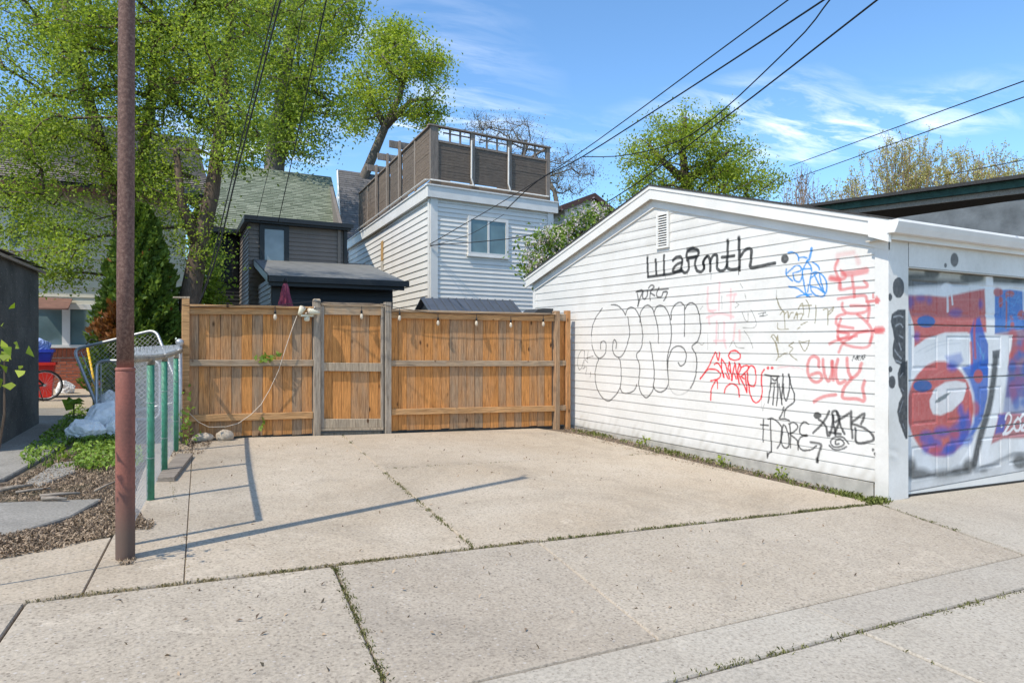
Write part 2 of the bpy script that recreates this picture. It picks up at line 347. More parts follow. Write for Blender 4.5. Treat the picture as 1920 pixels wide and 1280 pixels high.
# ---------------------------------------------------------------- ground, slabs
def axis(a, b, n, far): return np.concatenate([[-far, -far/3, -60, -30], np.linspace(a, b, n), [30, 60, far/3, far]])
xs = axis(-16, 14, 31, 1500); ys = axis(-12, 18, 31, 1500)
m = MB(); vv = [(x, y, gz(x, y)-.03) for y in ys for x in xs]; nx = len(xs)
m.add(vv, [(j*nx+i, j*nx+i+1, (j+1)*nx+i+1, (j+1)*nx+i) for j in range(len(ys)-1) for i in range(nx-1)])
struct(m.build('ground', 'soil'))
def slab(parent, pts, mt, name='concrete_slab', inset=.009, th=.1, dz=0.):
    P = [np.array(p[:2], float) for p in pts]; n = len(P); c = sum(P)/n
    ar = sum(P[i][0]*P[(i+1) % n][1]-P[(i+1) % n][0]*P[i][1] for i in range(n))
    if ar < 0: P = P[::-1]
    def off(k):
        out = []
        for i in range(n):
            e0 = P[i]-P[i-1]; e1 = P[(i+1) % n]-P[i]; n0 = np.array([-e0[1], e0[0]])/np.linalg.norm(e0); n1 = np.array([-e1[1], e1[0]])/np.linalg.norm(e1)
            d = n0+n1; out.append(P[i]+d*k/max(.35, (1+n0@n1)))
        return out
    A = off(inset); B = off(inset+(.010 if inset > .005 else .004)); mb = MB()
    v = [(*p, gz(*p)-th+dz) for p in A]+[(*p, gz(*p)-.010+dz) for p in A]+[(*p, gz(*p)+dz) for p in B]
    f = [tuple(range(2*n, 3*n))]+[(i, (i+1) % n, n+(i+1) % n, n+i) for i in range(n)]+[(n+i, n+(i+1) % n, 2*n+(i+1) % n, 2*n+i) for i in range(n)]
    mb.add(v, f); return mb.build(name, mt, parent)
def bed(name, lo, hi):
    mb = MB(); pts = [(lo[0], lo[1]), (hi[0], lo[1]), (hi[0], hi[1]), (lo[0], hi[1])]
    mb.add([(*p, gz(*p)-.024) for p in pts], [(0, 1, 2, 3)]); return struct(mb.build(name, 'soil'))
pad = bed('parking_pad', (-6.4, .05), (-.5, 5.2))
J2a, J2b = (-3.97, 5.24), (-4.49, .02); cra, crb = (-5.9, 4.6), (-6.27, .05)
j3l, j3r = (-4.215, 2.82), (-.40, 2.76)
slab(pad, [(-6.75, .07), crb, (-5.9, 4.6), (-6.02, 5.2), (-6.3, 5.0), (-6.5, 2.4)], 'pad_concrete', inset=.0015)
slab(pad, [crb, J2b, J2a, (-5.2, 5.3), (-5.85, 4.95), cra], 'pad_concrete', inset=.0015)
slab(pad, [J2b, (-.25, -.13), (-.36, 1.2), j3r, j3l], 'pad_concrete')
slab(pad, [j3l, j3r, (-.42, 4.4), (-.75, 5.3), J2a], 'pad_concrete', inset=.006)
ap = bed('lane_apron', (-9.5, -1.6), (-.4, -.02))
slab(ap, [(-9.5, .2), (-7.0, .03), (-7.08, -.75), (-7.3, -1.6), (-9.5, -1.6)], 'apron_concrete', inset=.003)
slab(ap, [(-7.0, .03), (-5.44, .0), (-5.6, -1.41), (-5.63, -1.62), (-7.3, -1.6), (-7.08, -.75)], 'apron_concrete')
slab(ap, [(-5.44, .0), (-4.0, -.03), (-4.28, -1.62), (-5.63, -1.62)], 'apron_concrete', inset=.003)
slab(ap, [(-4.0, -.03), (-.25, -.17), (-.76, -1.62), (-4.28, -1.62)], 'apron_concrete', inset=.0055)
slab(ap, [(-9.5, .2), (-9.5, .9), (-7.25, .95), (-6.641, 1.1), (-6.7515, .07), (-7.0, .03)], 'pad_concrete', inset=.003)
ga = bed('garage_apron', (-.2, -1.6), (7, .1))
slab(ga, [(-.22, -.17), (.0, -.12), (.3, .12), (7, .12), (7, -1.62), (-.73, -1.62)], 'lane_concrete', inset=.004)
ln = bed('lane', (-12, -9), (12, -1.7))
slab(ln, [(-9.5, -1.62), (-3.2, -1.63), (-3.2, -1.97), (-9.5, -1.94)], 'lane_concrete', inset=.004)
slab(ln, [(-3.2, -1.63), (7, -1.63), (7, -2.1), (-3.2, -1.97)], 'lane_concrete', inset=.003)
slab(ln, [(-9.5, -1.94), (-3.23, -1.975), (-3.27, -9), (-9.5, -9)], 'lane_concrete')
slab(ln, [(-3.23, -1.975), (9, -2.13), (9, -9), (-3.27, -9)], 'lane_concrete')
yard = bed('side_path', (-7.7, 3.2), (-7.3, 6.0))
slab(yard, [(-7.9, 3.0), (-7.5, 3.3), (-7.28, 4.5), (-7.2, 5.2), (-8.2, 5.2)], 'path_concrete', dz=.012)
slab(yard, [(-8.2, 5.2), (-7.2, 5.2), (-7.0, 7.4), (-7.1, 9), (-8.2, 9)], 'path_concrete', dz=.012)
slab(yard, [(-9.5, 9), (-7.1, 9), (-6.9, 13), (-9.5, 13)], 'pad_concrete', dz=.012)
slab(yard, [(-8.0, 1.25), (-7.25, 1.32), (-6.9, 1.75), (-6.72, 2.25), (-7.4, 2.35), (-8.0, 2.4)], 'path_concrete', dz=.008)
slab(yard, [(-7.35, 3.1), (-7.2, 2.95), (-6.98, 3.5), (-7.0, 4.1), (-7.2, 4.0)], 'path_concrete', dz=.004)

# ---------------------------------------------------------------- the spray paint, as canvases in metres on each wall
class Canvas:
    def __init__(s, u0, u1, v0, v1, base, px2uv, res=.005):
        s.u0, s.v0, s.res = u0, v0, res; s.nu, s.nv = int((u1-u0)/res), int((v1-v0)/res)
        s.img = np.ones((s.nv, s.nu, 3))*np.array(base); s.map = px2uv
        s.z = (0, 0, 1.)
        k = rng.random((s.nv//6+3, s.nu//6+3)); s.grain = np.kron(k, np.ones((6, 6)))[:s.nv, :s.nu]
    def zoom(s, ox, oy, sc_): s.z = (ox, oy, sc_)
    def pt(s, p): return np.array(s.map(s.z[0]+p[0]/s.z[2], s.z[1]+p[1]/s.z[2]))
    def region(s, lo, hi, pad_):
        i0 = max(0, int((lo[0]-pad_-s.u0)/s.res)); i1 = min(s.nu, int((hi[0]+pad_-s.u0)/s.res)+2)
        j0 = max(0, int((lo[1]-pad_-s.v0)/s.res)); j1 = min(s.nv, int((hi[1]+pad_-s.v0)/s.res)+2)
        if i1 <= i0 or j1 <= j0: return None
        U, V = np.meshgrid(s.u0+(np.arange(i0, i1)+.5)*s.res, s.v0+(np.arange(j0, j1)+.5)*s.res); return i0, i1, j0, j1, U, V
    def blend(s, r, a, col):
        i0, i1, j0, j1 = r[:4]; a = np.clip(a, 0, 1)[..., None]; s.img[j0:j1, i0:i1] = s.img[j0:j1, i0:i1]*(1-a)+np.array(col)*a
    @staticmethod
    def smooth(P):
        if len(P) < 3: return P
        out = [P[0]]; Q = [P[0]]+list(P)+[P[-1]]
        for i in range(1, len(Q)-2):
            for t in (.25, .5, .75, 1.):
                a, b, c, d = Q[i-1:i+3]
                out.append(.5*((2*b)+(c-a)*t+(2*a-5*b+4*c-d)*t*t+(3*b-a-3*c+d)*t**3))
        return out
    def stroke(s, pts, wd, col, alpha=.92, soft=.35, curve=True):
        P = [s.pt(p) for p in pts]; P = s.smooth(P) if curve else P; A = np.array(P)
        r = s.region(A.min(0), A.max(0), wd)
        if r is None: return
        U, V = r[4:]; D = np.full(U.shape, 9.)
        for a, b in zip(P[:-1], P[1:]):
            d = b-a; L = d@d+1e-12; t = np.clip(((U-a[0])*d[0]+(V-a[1])*d[1])/L, 0, 1)
            D = np.minimum(D, np.hypot(U-a[0]-t*d[0], V-a[1]-t*d[1]))
        h = wd/2; g = s.grain[r[2]:r[3], r[0]:r[1]]
        s.blend(r, np.clip((h-D)/(h*soft+1e-6)+.5*0+.35, 0, 1)*alpha*(.93+.07*g), col)
    def strokes(s, lst, *a, **k):
        for p in lst: s.stroke(p, *a, **k)
    def blob(s, c, r_, col, alpha=.92, soft=.25):            # ellipse: centre and radii in zoomed pixels
        n = 22; s.poly([(c[0]+r_[0]*math.cos(2*math.pi*i/n), c[1]+r_[1]*math.sin(2*math.pi*i/n)) for i in range(n)], col, alpha, .012*soft*4)
    def poly(s, pts, col, alpha=.95, soft=.02):
        soft = soft*.6; P = np.array([s.pt(p) for p in pts]); r = s.region(P.min(0), P.max(0), soft*2)
        if r is None: return
        U, V = r[4:]; ins = np.zeros(U.shape, bool); D = np.full(U.shape, 9.)
        for a, b in zip(P, np.roll(P, -1, 0)):
            c = ((a[1] > V) != (b[1] > V)) & (U < (b[0]-a[0])*(V-a[1])/(b[1]-a[1]+1e-12)+a[0]); ins ^= c
            d = b-a; t = np.clip(((U-a[0])*d[0]+(V-a[1])*d[1])/(d@d+1e-12), 0, 1); D = np.minimum(D, np.hypot(U-a[0]-t*d[0], V-a[1]-t*d[1]))
        S = np.where(ins, D, -D); g = s.grain[r[2]:r[3], r[0]:r[1]]
        s.blend(r, np.clip(S/soft+.5, 0, 1)*alpha*(.93+.07*g), col)
    def sample(s, u, v):
        i = np.clip(((u-s.u0)/s.res).astype(int), 0, s.nu-1); j = np.clip(((v-s.v0)/s.res).astype(int), 0, s.nv-1); return s.img[j, i]
SIDE = (.75, .725, .685)
cv = Canvas(-.2, 5.7, -.06, 2.75, SIDE, lambda x, y: PX(x, y, -.01)[[1, 2]])
BLK = (.012, .012, .012); GRY = (.02, .02, .021)
cv.zoom(1190, 430, 6.4)
W_ = .045
cv.strokes([[(150, 345), (153, 450), (158, 560)], [(158, 570), (250, 558), (340, 545), (440, 530), (560, 500)], [(250, 365), (258, 535)], [(350, 312), (348, 430), (352, 540)],
 [(455, 375), (500, 335), (555, 335), (568, 400), (548, 490)], [(560, 395), (495, 430), (455, 490), (485, 510), (555, 480)], [(555, 480), (595, 520), (635, 500), (648, 440), (640, 380)],
 [(625, 370), (622, 300), (640, 255), (700, 232), (760, 255), (752, 320), (640, 345)], [(735, 345), (722, 420), (745, 495), (800, 508), (830, 460), (822, 385), (862, 325)],
 [(830, 470), (825, 380), (870, 322), (900, 370), (905, 500)], [(905, 400), (930, 325), (975, 305), (990, 370), (985, 460), (1025, 498), (1080, 480), (1103, 420)],
 [(1115, 140), (1112, 300), (1106, 440), (1135, 478), (1215, 478), (1258, 455)], [(1045, 335), (1110, 330), (1190, 318)], [(1250, 105), (1252, 280), (1256, 485)],
 [(1268, 330), (1320, 250), (1392, 238), (1395, 340), (1385, 445), (1425, 458), (1560, 430), (1680, 408)]], W_, BLK, .93, .3)
cv.strokes([[(640, 262), (755, 255)], [(645, 345), (740, 330)], [(630, 240), (700, 222)]], .05, GRY, .75, .6)
cv.strokes([[(1115, 130), (1115, 160)], [(1250, 95), (1250, 120)], [(150, 330), (150, 350)]], .055, GRY, .6, .7)
cv.strokes([[(910, 500), (912, 605)], [(368, 545), (370, 585)], [(630, 520), (630, 545)], [(1246, 490), (1246, 540)]], .007, BLK, .8)
cv.blob((1798, 355), (46, 56), BLK)
cv.blob((1800, 355), (14, 20), (.2, .2, .2), .5)
cv.strokes([[(12, 752), (40, 740), (92, 735), (62, 830), (35, 920)], [(28, 770), (42, 840), (36, 925)], [(100, 745), (92, 800), (112, 838), (148, 800), (150, 735)], [(165, 705), (200, 668), (232, 695), (190, 740), (182, 850)], [(188, 762), (240, 795)], [(290, 700), (262, 760), (272, 808), (320, 808), (340, 752)], [(340, 752), (388, 748), (378, 800), (346, 855)], [(20, 748), (400, 712)]], .026, (.02, .02, .021), .85, .6)
cv.zoom(1070, 550, 6.096)
cv.strokes([[(360, 170), (290, 270), (247, 380), (235, 490)], [(240, 590), (270, 680), (315, 735), (350, 733), (390, 690), (403, 620), (395, 560), (370, 545), (340, 570), (342, 635)],
 [(460, 130), (530, 137), (590, 190), (625, 250)], [(625, 250), (640, 190), (682, 160), (730, 175), (780, 255), (803, 340), (820, 450), (816, 560), (797, 640), (750, 700), (785, 820), (785, 920), (775, 1020), (792, 1110), (830, 1170), (870, 1188), (930, 1120), (945, 1040), (955, 930), (948, 830), (930, 700), (905, 550)],
 [(650, 270), (666, 380), (674, 450), (650, 560), (620, 650), (575, 722), (530, 725), (487, 680), (475, 600), (495, 532), (520, 560), (515, 630)],
 [(320, 745), (290, 830), (276, 940), (290, 1050), (332, 1150), (400, 1222), (450, 1222), (520, 1150), (560, 1080), (575, 990), (575, 890), (568, 800), (550, 733)], [(565, 1080), (592, 1130), (650, 1140), (720, 1110), (755, 1040)],
 [(790, 330), (796, 220), (840, 152), (890, 137), (935, 180), (960, 255), (988, 360), (1000, 470), (1000, 565)],
 [(950, 220), (975, 160), (1020, 137), (1070, 157), (1120, 240), (1140, 350), (1150, 450), (1140, 570), (1112, 680), (1100, 780), (1108, 900), (1115, 1030), (1080, 1098), (1020, 1128), (960, 1100), (945, 1050)],
 [(1145, 300), (1152, 200), (1190, 132), (1250, 102), (1290, 130)], [(1298, 140), (1300, 340), (1296, 490)], [(1300, 190), (1330, 132), (1380, 107), (1430, 140), (1465, 230), (1480, 340), (1484, 430), (1450, 550)], [(1450, 550), (1385, 605), (1420, 680), (1440, 770), (1435, 870), (1415, 980), (1370, 1080)],
 [(1110, 850), (1112, 760), (1150, 650), (1200, 607), (1260, 607), (1305, 650), (1318, 730), (1300, 798), (1255, 828), (1226, 790)]], .021, (.02, .02, .021), .88, .7)
cv.strokes([[(235, 490), (240, 590)], [(1370, 1080), (1300, 1140), (1230, 1160), (1160, 1130), (1120, 1050)]], .02, (.2, .2, .2), .4, .8)
cv.strokes([[(155, 657), (120, 650), (86, 720), (76, 800), (92, 868), (122, 850), (150, 760)], [(155, 660), (150, 868)], [(196, 662), (190, 760)], [(258, 716), (190, 735), (166, 760), (196, 790)], [(132, 860), (180, 840), (170, 920)], [(228, 900), (220, 955)]], .013, (.07, .065, .06), .85, .6)
PNK = (.78, .42, .42)
cv.zoom(1300, 500, 8)
cv.strokes([[(215, 310), (210, 540), (230, 650), (300, 680)], [(390, 240), (385, 500), (380, 650)], [(500, 430), (640, 410)], [(560, 340), (560, 520), (560, 780)], [(620, 410), (600, 520)], [(230, 660), (340, 650)], [(230, 740), (240, 860)], [(350, 820), (340, 1150)], [(460, 830), (460, 1100), (490, 1220)], [(310, 1110), (480, 1105)], [(620, 860), (600, 1100)], [(690, 960), (695, 1100)], [(200, 760), (400, 700), (600, 750)]], .036, PNK, .62, 1.)
FNT = (.26, .25, .22)
cv.strokes([[(425, 440), (430, 640)], [(370, 860), (370, 1090)], [(860, 640), (930, 790), (940, 870), (890, 920), (740, 915)], [(730, 690), (780, 800), (820, 810), (815, 690)], [(760, 960), (840, 1080), (890, 1220)], [(770, 400), (790, 480)], [(700, 260), (740, 320)], [(1240, 350), (1255, 500), (1340, 670)], [(215, 1000), (215, 1240)], [(100, 640), (140, 590)], [(640, 540), (680, 570), (630, 610)], [(80, 1130), (120, 1170), (160, 1140)], [(540, 1200), (600, 1110), (640, 1200), (760, 1220)]], .011, FNT, .8, .7)
cv.strokes([[(970, 705), (1080, 688)], [(990, 745), (1060, 735), (1110, 722)], [(1045, 690), (1035, 750)]], .011, (.1, .1, .1), .85)
cv.zoom(1420, 440, 6.4)
OLV = (.24, .20, .09)
cv.strokes([[(270, 960), (300, 920), (320, 960), (330, 1120)], [(320, 960), (360, 920), (370, 1000)], [(240, 1060), (250, 1130), (370, 1130)], [(490, 890), (540, 820), (552, 960)], [(580, 780), (620, 860), (610, 990)], [(700, 850), (700, 970), (690, 1060)], [(790, 900), (840, 900), (840, 1080)], [(850, 930), (910, 870), (885, 930), (840, 965)], [(510, 852), (650, 850)], [(440, 1010), (470, 930), (480, 1010)], [(480, 1130), (512, 1108)], [(230, 760), (260, 860), (320, 930)], [(375, 1000), (400, 940), (430, 930)], [(460, 960), (540, 950), (520, 1020)], [(600, 1040), (520, 1080)], [(160, 1230), (190, 1200), (240, 1270)], [(240, 1210), (250, 1300)]], .014, OLV, .85, .7)
cv.zoom(1410, 630, 5.12)
cv.strokes([[(190, 10), (235, 90), (250, 190), (230, 230)], [(240, 0), (225, 80), (245, 150)], [(350, 90), (380, 70), (400, 60)], [(350, 95), (390, 120), (360, 170), (430, 230)], [(450, 55), (505, 145), (550, 45)], [(450, 45), (490, 60), (550, 42)], [(260, 200), (300, 170), (340, 160)]], .014, OLV, .85, .7)
cv.strokes([[(240, 290), (300, 300), (400, 295), (490, 320)], [(245, 310), (330, 290), (420, 310)]], .01, PNK, .6, .9)
cv.strokes([[(95, 560), (90, 650), (100, 720), (120, 640)]], .009, FNT, .6)
SAL = (.66, .13, .13)
cv.zoom(1420, 440, 6.4)
cv.strokes([[(960, 310), (930, 400), (960, 500), (990, 560), (1000, 640)], [(880, 522), (1000, 540), (1060, 500), (1000, 430)], [(1135, 500), (1145, 620)], [(980, 590), (990, 660), (1120, 640), (1300, 630), (1310, 590), (1280, 560)], [(1160, 660), (1160, 750)], [(965, 770), (1150, 742), (1280, 730), (1310, 780)], [(1020, 820), (1020, 890), (1080, 940), (1200, 945), (1300, 920), (1312, 862), (1120, 852)], [(1330, 830), (1340, 900), (1320, 1030)], [(1050, 950), (962, 980), (942, 1050), (980, 1090), (1150, 1120)], [(1000, 1010), (972, 1100), (960, 1200), (972, 1260)], [(1200, 960), (1290, 1030), (1370, 1140), (1360, 1280)], [(960, 1160), (1200, 1165), (1500, 1145)], [(990, 1170), (1090, 1190), (1060, 1230), (980, 1250)], [(1320, 1150), (1200, 1180), (1100, 1250)]], .036, SAL, .72, .7)
cv.strokes([[(1030, 470), (1150, 462), (1300, 430)], [(880, 520), (980, 540)]], .075, SAL, .7, .6)
cv.strokes([[(960, 300), (950, 360)], [(1190, 270), (1210, 340)], [(960, 245), (1150, 215)]], .06, SAL, .3, 1.)
cv.stroke([(1310, 802), (1400, 795)], .03, SAL, .85); cv.stroke([(1385, 720), (1390, 760)], .025, SAL, .7)
cv.blob((1445, 790), (36, 44), SAL, .9); cv.stroke([(1425, 1150), (1505, 1145)], .072, SAL, .9)
BLU = (.015, .24, .62)
cv.strokes([[(370, 215), (430, 210), (480, 250), (495, 310)], [(495, 280), (540, 272), (590, 278)], [(345, 470), (400, 420), (460, 370), (510, 380), (520, 430), (430, 460)], [(345, 410), (350, 490), (420, 555)], [(430, 470), (440, 540), (500, 570), (530, 510), (540, 440)], [(600, 310), (552, 400), (540, 480), (560, 600), (580, 700), (630, 750)], [(590, 320), (640, 380), (650, 440)], [(660, 330), (720, 370), (745, 420)], [(540, 410), (640, 410)], [(640, 470), (700, 450), (770, 480), (820, 550), (830, 660), (790, 738), (710, 730), (650, 680), (630, 600), (635, 500), (645, 468)], [(640, 620), (720, 640), (790, 690)], [(680, 480), (760, 640), (810, 700)], [(740, 480), (770, 600), (800, 690)], [(375, 625), (470, 640), (540, 690), (600, 740)], [(470, 745), (560, 720), (650, 715)], [(610, 600), (600, 690)], [(640, 520), (700, 470)]], .02, BLU, .9, .5)
cv.stroke([(650, 165), (622, 290), (605, 310)], .032, BLU, .9)
cv.zoom(1410, 630, 5.12)
cv.strokes([[(740, 75), (830, 35), (1000, 0)], [(832, 155), (870, 70), (960, 10)], [(820, 10), (900, 85), (1050, 112), (1120, 90), (1145, 10)]], .034, SAL, .7, .7)
cv.strokes([[(640, 295), (638, 222), (590, 190), (545, 230), (532, 330), (560, 410), (620, 442), (670, 400), (640, 352), (565, 372)], [(680, 222), (690, 350), (730, 430), (762, 360), (765, 240)], [(822, 222), (800, 350), (830, 450), (890, 428)], [(772, 245), (778, 420)], [(910, 212), (922, 340), (960, 400), (1020, 350), (1050, 262)], [(960, 400), (892, 480), (865, 560), (882, 598), (1000, 602), (1076, 618), (1062, 500), (1078, 432)], [(592, 630), (680, 582), (800, 562)]], .040, SAL, .75, .55)
cv.strokes([[(960, 235), (976, 186), (990, 220), (1012, 180), (1002, 225)], [(1036, 186), (1016, 190), (1014, 225), (1036, 222)], [(1016, 206), (1032, 203)], [(1040, 226), (1056, 180), (1062, 224)], [(1072, 222), (1072, 180), (1088, 182)], [(1072, 202), (1082, 200)]], .0095, (.02, .02, .021), .95, .5, curve=False)
cv.strokes([[(108, 798), (105, 1012)], [(80, 850), (155, 855)], [(150, 795), (200, 792), (268, 850), (290, 912), (270, 1020), (240, 1075)], [(175, 800), (180, 960), (185, 1108)], [(300, 850), (277, 930), (285, 1040), (320, 1073), (350, 1050), (350, 960), (322, 872), (300, 850)], [(360, 850), (370, 960), (365, 1070)], [(350, 842), (400, 830), (438, 870), (400, 920), (360, 940), (430, 1000), (440, 1088)], [(540, 842), (500, 822), (462, 860), (456, 920), (480, 950), (520, 955)], [(520, 957), (462, 972), (442, 1040), (480, 1093), (560, 1090), (620, 1052)], [(185, 1108), (152, 1130), (146, 1168)]], .021, (.02, .02, .021), .9, .6)
cv.strokes([[(560, 1018), (660, 1040), (642, 1110), (625, 1205)], [(625, 1170), (622, 1205)], [(500, 955), (525, 952)], [(145, 1120), (148, 1145)]], .032, (.02, .02, .021), .85, .8)
cv.blob((625, 760), (38, 34), (.02, .02, .021), .9)
cv.strokes([[(740, 722), (680, 830), (585, 928)], [(640, 800), (700, 850), (725, 958)], [(742, 958), (780, 802), (770, 732), (810, 720), (840, 800), (792, 930)], [(810, 722), (858, 880), (885, 938)], [(770, 762), (800, 948)], [(740, 922), (850, 940)], [(800, 822), (930, 742)], [(950, 722), (952, 850), (962, 978)], [(960, 822), (1078, 742), (1046, 840)], [(960, 842), (1060, 872), (1130, 922), (1168, 990), (1100, 1018), (1000, 1020), (992, 880)]], .030, (.02, .02, .021), .87, .6)
cv.strokes([[(832, 1030), (802, 1040), (800, 1002), (850, 990), (880, 1030), (850, 1060), (780, 1060), (750, 1012), (790, 972), (870, 970), (922, 1030)], [(905, 1060), (860, 1085), (790, 1090), (740, 1050)]], .022, (.02, .02, .021), .85, .7)
cv.blob((1160, 1090), (14, 16), BLK, .85); cv.blob((1181, 1128), (13, 18), BLK, .85)
cv.zoom(1290, 640, 8)
RED = (.74, .012, .025)
cv.strokes([[(180, 560), (300, 390), (405, 165), (430, 232), (455, 285), (470, 160)], [(390, 340), (440, 322), (480, 370), (510, 430), (540, 540)], [(180, 562), (280, 432), (380, 416), (450, 440), (484, 500), (450, 560), (340, 590)], [(500, 260), (500, 400), (530, 540)], [(500, 262), (560, 350), (620, 560)], [(620, 310), (600, 400), (640, 470)], [(620, 312), (660, 580)], [(700, 320), (650, 580)], [(700, 322), (742, 560)], [(765, 330), (742, 480), (770, 640)], [(765, 332), (790, 400), (762, 500), (830, 640), (880, 758)], [(790, 392), (850, 362), (900, 372), (890, 430), (820, 500), (790, 520), (840, 560)], [(850, 490), (870, 620), (880, 758)], [(890, 430), (930, 367), (980, 382), (1010, 450), (1015, 600), (985, 668), (930, 660), (892, 600), (890, 470)], [(900, 600), (922, 760), (960, 870), (1020, 918), (1080, 870), (1110, 770), (1100, 640), (1100, 500), (1140, 422)], [(602, 210), (640, 152), (710, 137), (770, 182), (770, 258), (700, 280), (630, 260), (602, 215)], [(340, 880), (342, 760), (370, 660), (430, 582), (442, 700)], [(545, 765), (570, 682), (640, 632), (720, 660), (760, 730), (766, 828)], [(560, 480), (600, 560)], [(690, 480), (720, 560)]], .023, RED, .93, .4)
cv.blob((1195, 400), (20, 26), RED); cv.blob((1256, 398), (22, 22), RED)
cv.strokes([[(1152, 502), (1250, 515), (1360, 520)], [(1240, 522), (1240, 640), (1218, 780), (1200, 918)], [(1262, 560), (1300, 590), (1340, 542)], [(1240, 632), (1310, 622)], [(1290, 645), (1272, 945)], [(1332, 545), (1342, 760), (1326, 958)], [(1362, 640), (1385, 800), (1410, 945)], [(1420, 492), (1416, 640), (1400, 925)], [(1430, 640), (1432, 780), (1465, 888), (1500, 800), (1520, 640), (1506, 492)], [(1512, 492), (1550, 680), (1595, 800), (1584, 908), (1520, 960), (1452, 1030), (1440, 1128)], [(1436, 982), (1402, 1090), (1370, 1160), (1450, 1160), (1518, 1188)]], .021, (.02, .02, .021), .9, .6)
dv = (cv.v0+(np.arange(cv.nv)+.5)*cv.res)[:, None]; du = (cv.u0+(np.arange(cv.nu)+.5)*cv.res)[None, :]
spl = (.5+.5*np.sin(du*9.1+1.3*np.sin(du*23)))*(.6+.4*np.sin(du*41+dv*30)); cv.img *= (1-.30*np.exp(-np.maximum(dv, 0)/(.05+.10*spl))*(.4+.6*spl))[..., None]**np.array([1, 1.08, 1.25])
# ---------------------------------------------------------------- white garage
GY0, GY1, GXL = -.13, 6.66, 6.0; APY = 3.31; RO = .105
garage = thing('garage', 'white vinyl-sided gable garage with spray-painted tags on its long side wall', 'garage', (0, 3, -.1))
def roof_z(y): return 3.615-.292*abs(y-APY)                   # top of the roof deck
def wall_top(y): return roof_z(y)-.115
mb = MB(); mb.prism([(.012, GY0+.03, -.16), (.012, GY1, -.16), (.012, GY1, wall_top(GY1)), (.012, APY, wall_top(APY)), (.012, GY0+.03, wall_top(GY0))], (.12, 0, 0)); mb.build('wall', 'foundation', garage)
mb = MB(); mb.box((.1, GY1-.14, -.05), (GXL, GY1, 2.5)); mb.box((GXL-.14, GY0+.2, -.2), (GXL, GY1-.15, 2.45)); mb.build('wall', 'vinyl_white', garage)
mb = MB(); mb.box((-.02, .03, -.42), (.011, GY1-.1, -.012)); mb.build('foundation_curb', 'foundation', garage)
COURSE = .127
def paint_attr(me, col):
    a = me.attributes.new('paint', 'FLOAT_COLOR', 'POINT'); q = np.ones((len(col), 4), np.float32); q[:, :3] = col; a.data.foreach_set('color', q.reshape(-1))
def grid_mesh(name, U, prof, place, mt, color):                # U positions along, prof list of (offset, height)
    nu, npf = len(U), len(prof); uu = np.repeat(U, npf); oo = np.tile([p[0] for p in prof], nu); hh = np.tile([p[1] for p in prof], nu)
    V = place(uu, oo, hh); me = bpy.data.meshes.new(name)
    idx = np.arange(nu*npf).reshape(nu, npf); q = np.stack([idx[:-1, :-1], idx[:-1, 1:], idx[1:, 1:], idx[1:, :-1]], -1).reshape(-1, 4)
    me.vertices.add(len(V)); me.vertices.foreach_set('co', V.reshape(-1).astype(np.float32)); n = len(q)
    me.loops.add(4*n); me.loops.foreach_set('vertex_index', q.reshape(-1).astype(np.int32)); me.polygons.add(n)
    me.polygons.foreach_set('loop_start', np.arange(0, 4*n, 4, dtype=np.int32)); me.polygons.foreach_set('loop_total', np.full(n, 4, dtype=np.int32))
    me.materials.append(MATS[mt]); me.update(calc_edges=True); paint_attr(me, color(uu, hh)); return me
for k in range(28):
    z0 = k*COURSE; z1 = z0+COURSE
    def ylim(z):
        dy = (3.615-.115-z)/.292; return max(.0, APY-dy), min(GY1, APY+dy)
    a0, b0 = ylim(z0)
    if b0-a0 < .05: break
    fine = z0 < 2.7
    U = np.concatenate([np.arange(a0, min(b0, 5.5), .007), np.linspace(min(b0, 5.5), b0, 3)[1:]]) if fine else np.linspace(a0, b0, 9)
    U = np.unique(np.round(U, 4))
    prof = [(.004, z0-.004), (-.0095, z0-.003)]+[(-.0105+.0075*t, z0+COURSE*t) for t in np.linspace(0, 1, 17 if fine else 3)]
    ph = random.uniform(0, 9)
    def place(u, o, h):
        wob = .0018*np.sin(u*1.7+ph)+.001*np.sin(u*4.3+ph*2)
        top = 3.615-.115-.292*np.abs(u-APY)
        return np.stack([o+wob*.6, u, np.minimum(h, np.maximum(top, z0-.003))+wob*.5], -1)
    mobj('siding_board', grid_mesh('siding_board', U, prof, place, 'vinyl_painted', lambda u, h: cv.sample(u, h)), garage)
# corner trim (side return, front face), painted
fc = Canvas(-.05, 3.2, -.25, 2.6, SIDE, lambda x, y: PY(x, y, -.135)[[0, 2]])
dc = Canvas(.25, 3.0, -.25, 2.3, (.66, .66, .66), lambda x, y: PY(x, y, -.08)[[0, 2]])
NAV = (.014, .017, .026); MR = (.52, .085, .075); MB_ = (.012, .10, .46); WH = (.80, .80, .80)
fc.zoom(1650, 440, 4.922)
fc.blob((175, 488), (54, 96), NAV); fc.blob((97, 575), (20, 34), NAV); fc.blob((690, 232), (37, 64), (.10, .09, .085), .95, .5); fc.blob((607, 283), (13, 22), (.10, .09, .085))
fc.poly([(240, 688), (170, 690), (115, 730), (102, 800), (122, 880), (135, 960), (120, 1040), (122, 1120), (150, 1180), (200, 1210), (190, 1290), (240, 1300)], NAV)
for p in ([(130, 760), (180, 745), (215, 760)], [(150, 840), (190, 820), (215, 850)], [(140, 1060), (165, 1100), (200, 1140)], [(185, 930), (215, 950)], [(150, 1160), (200, 1180)], [(180, 1000), (200, 1060)]): fc.stroke(p, .018, (.42, .44, .47), .7, .9)
fc.zoom(1650, 680, 4.571)
fc.poly([(240, -20), (185, 0), (155, 90), (160, 190), (185, 255), (195, 280), (165, 340), (150, 420), (165, 500), (195, 580), (222, 650), (240, 650)], NAV)
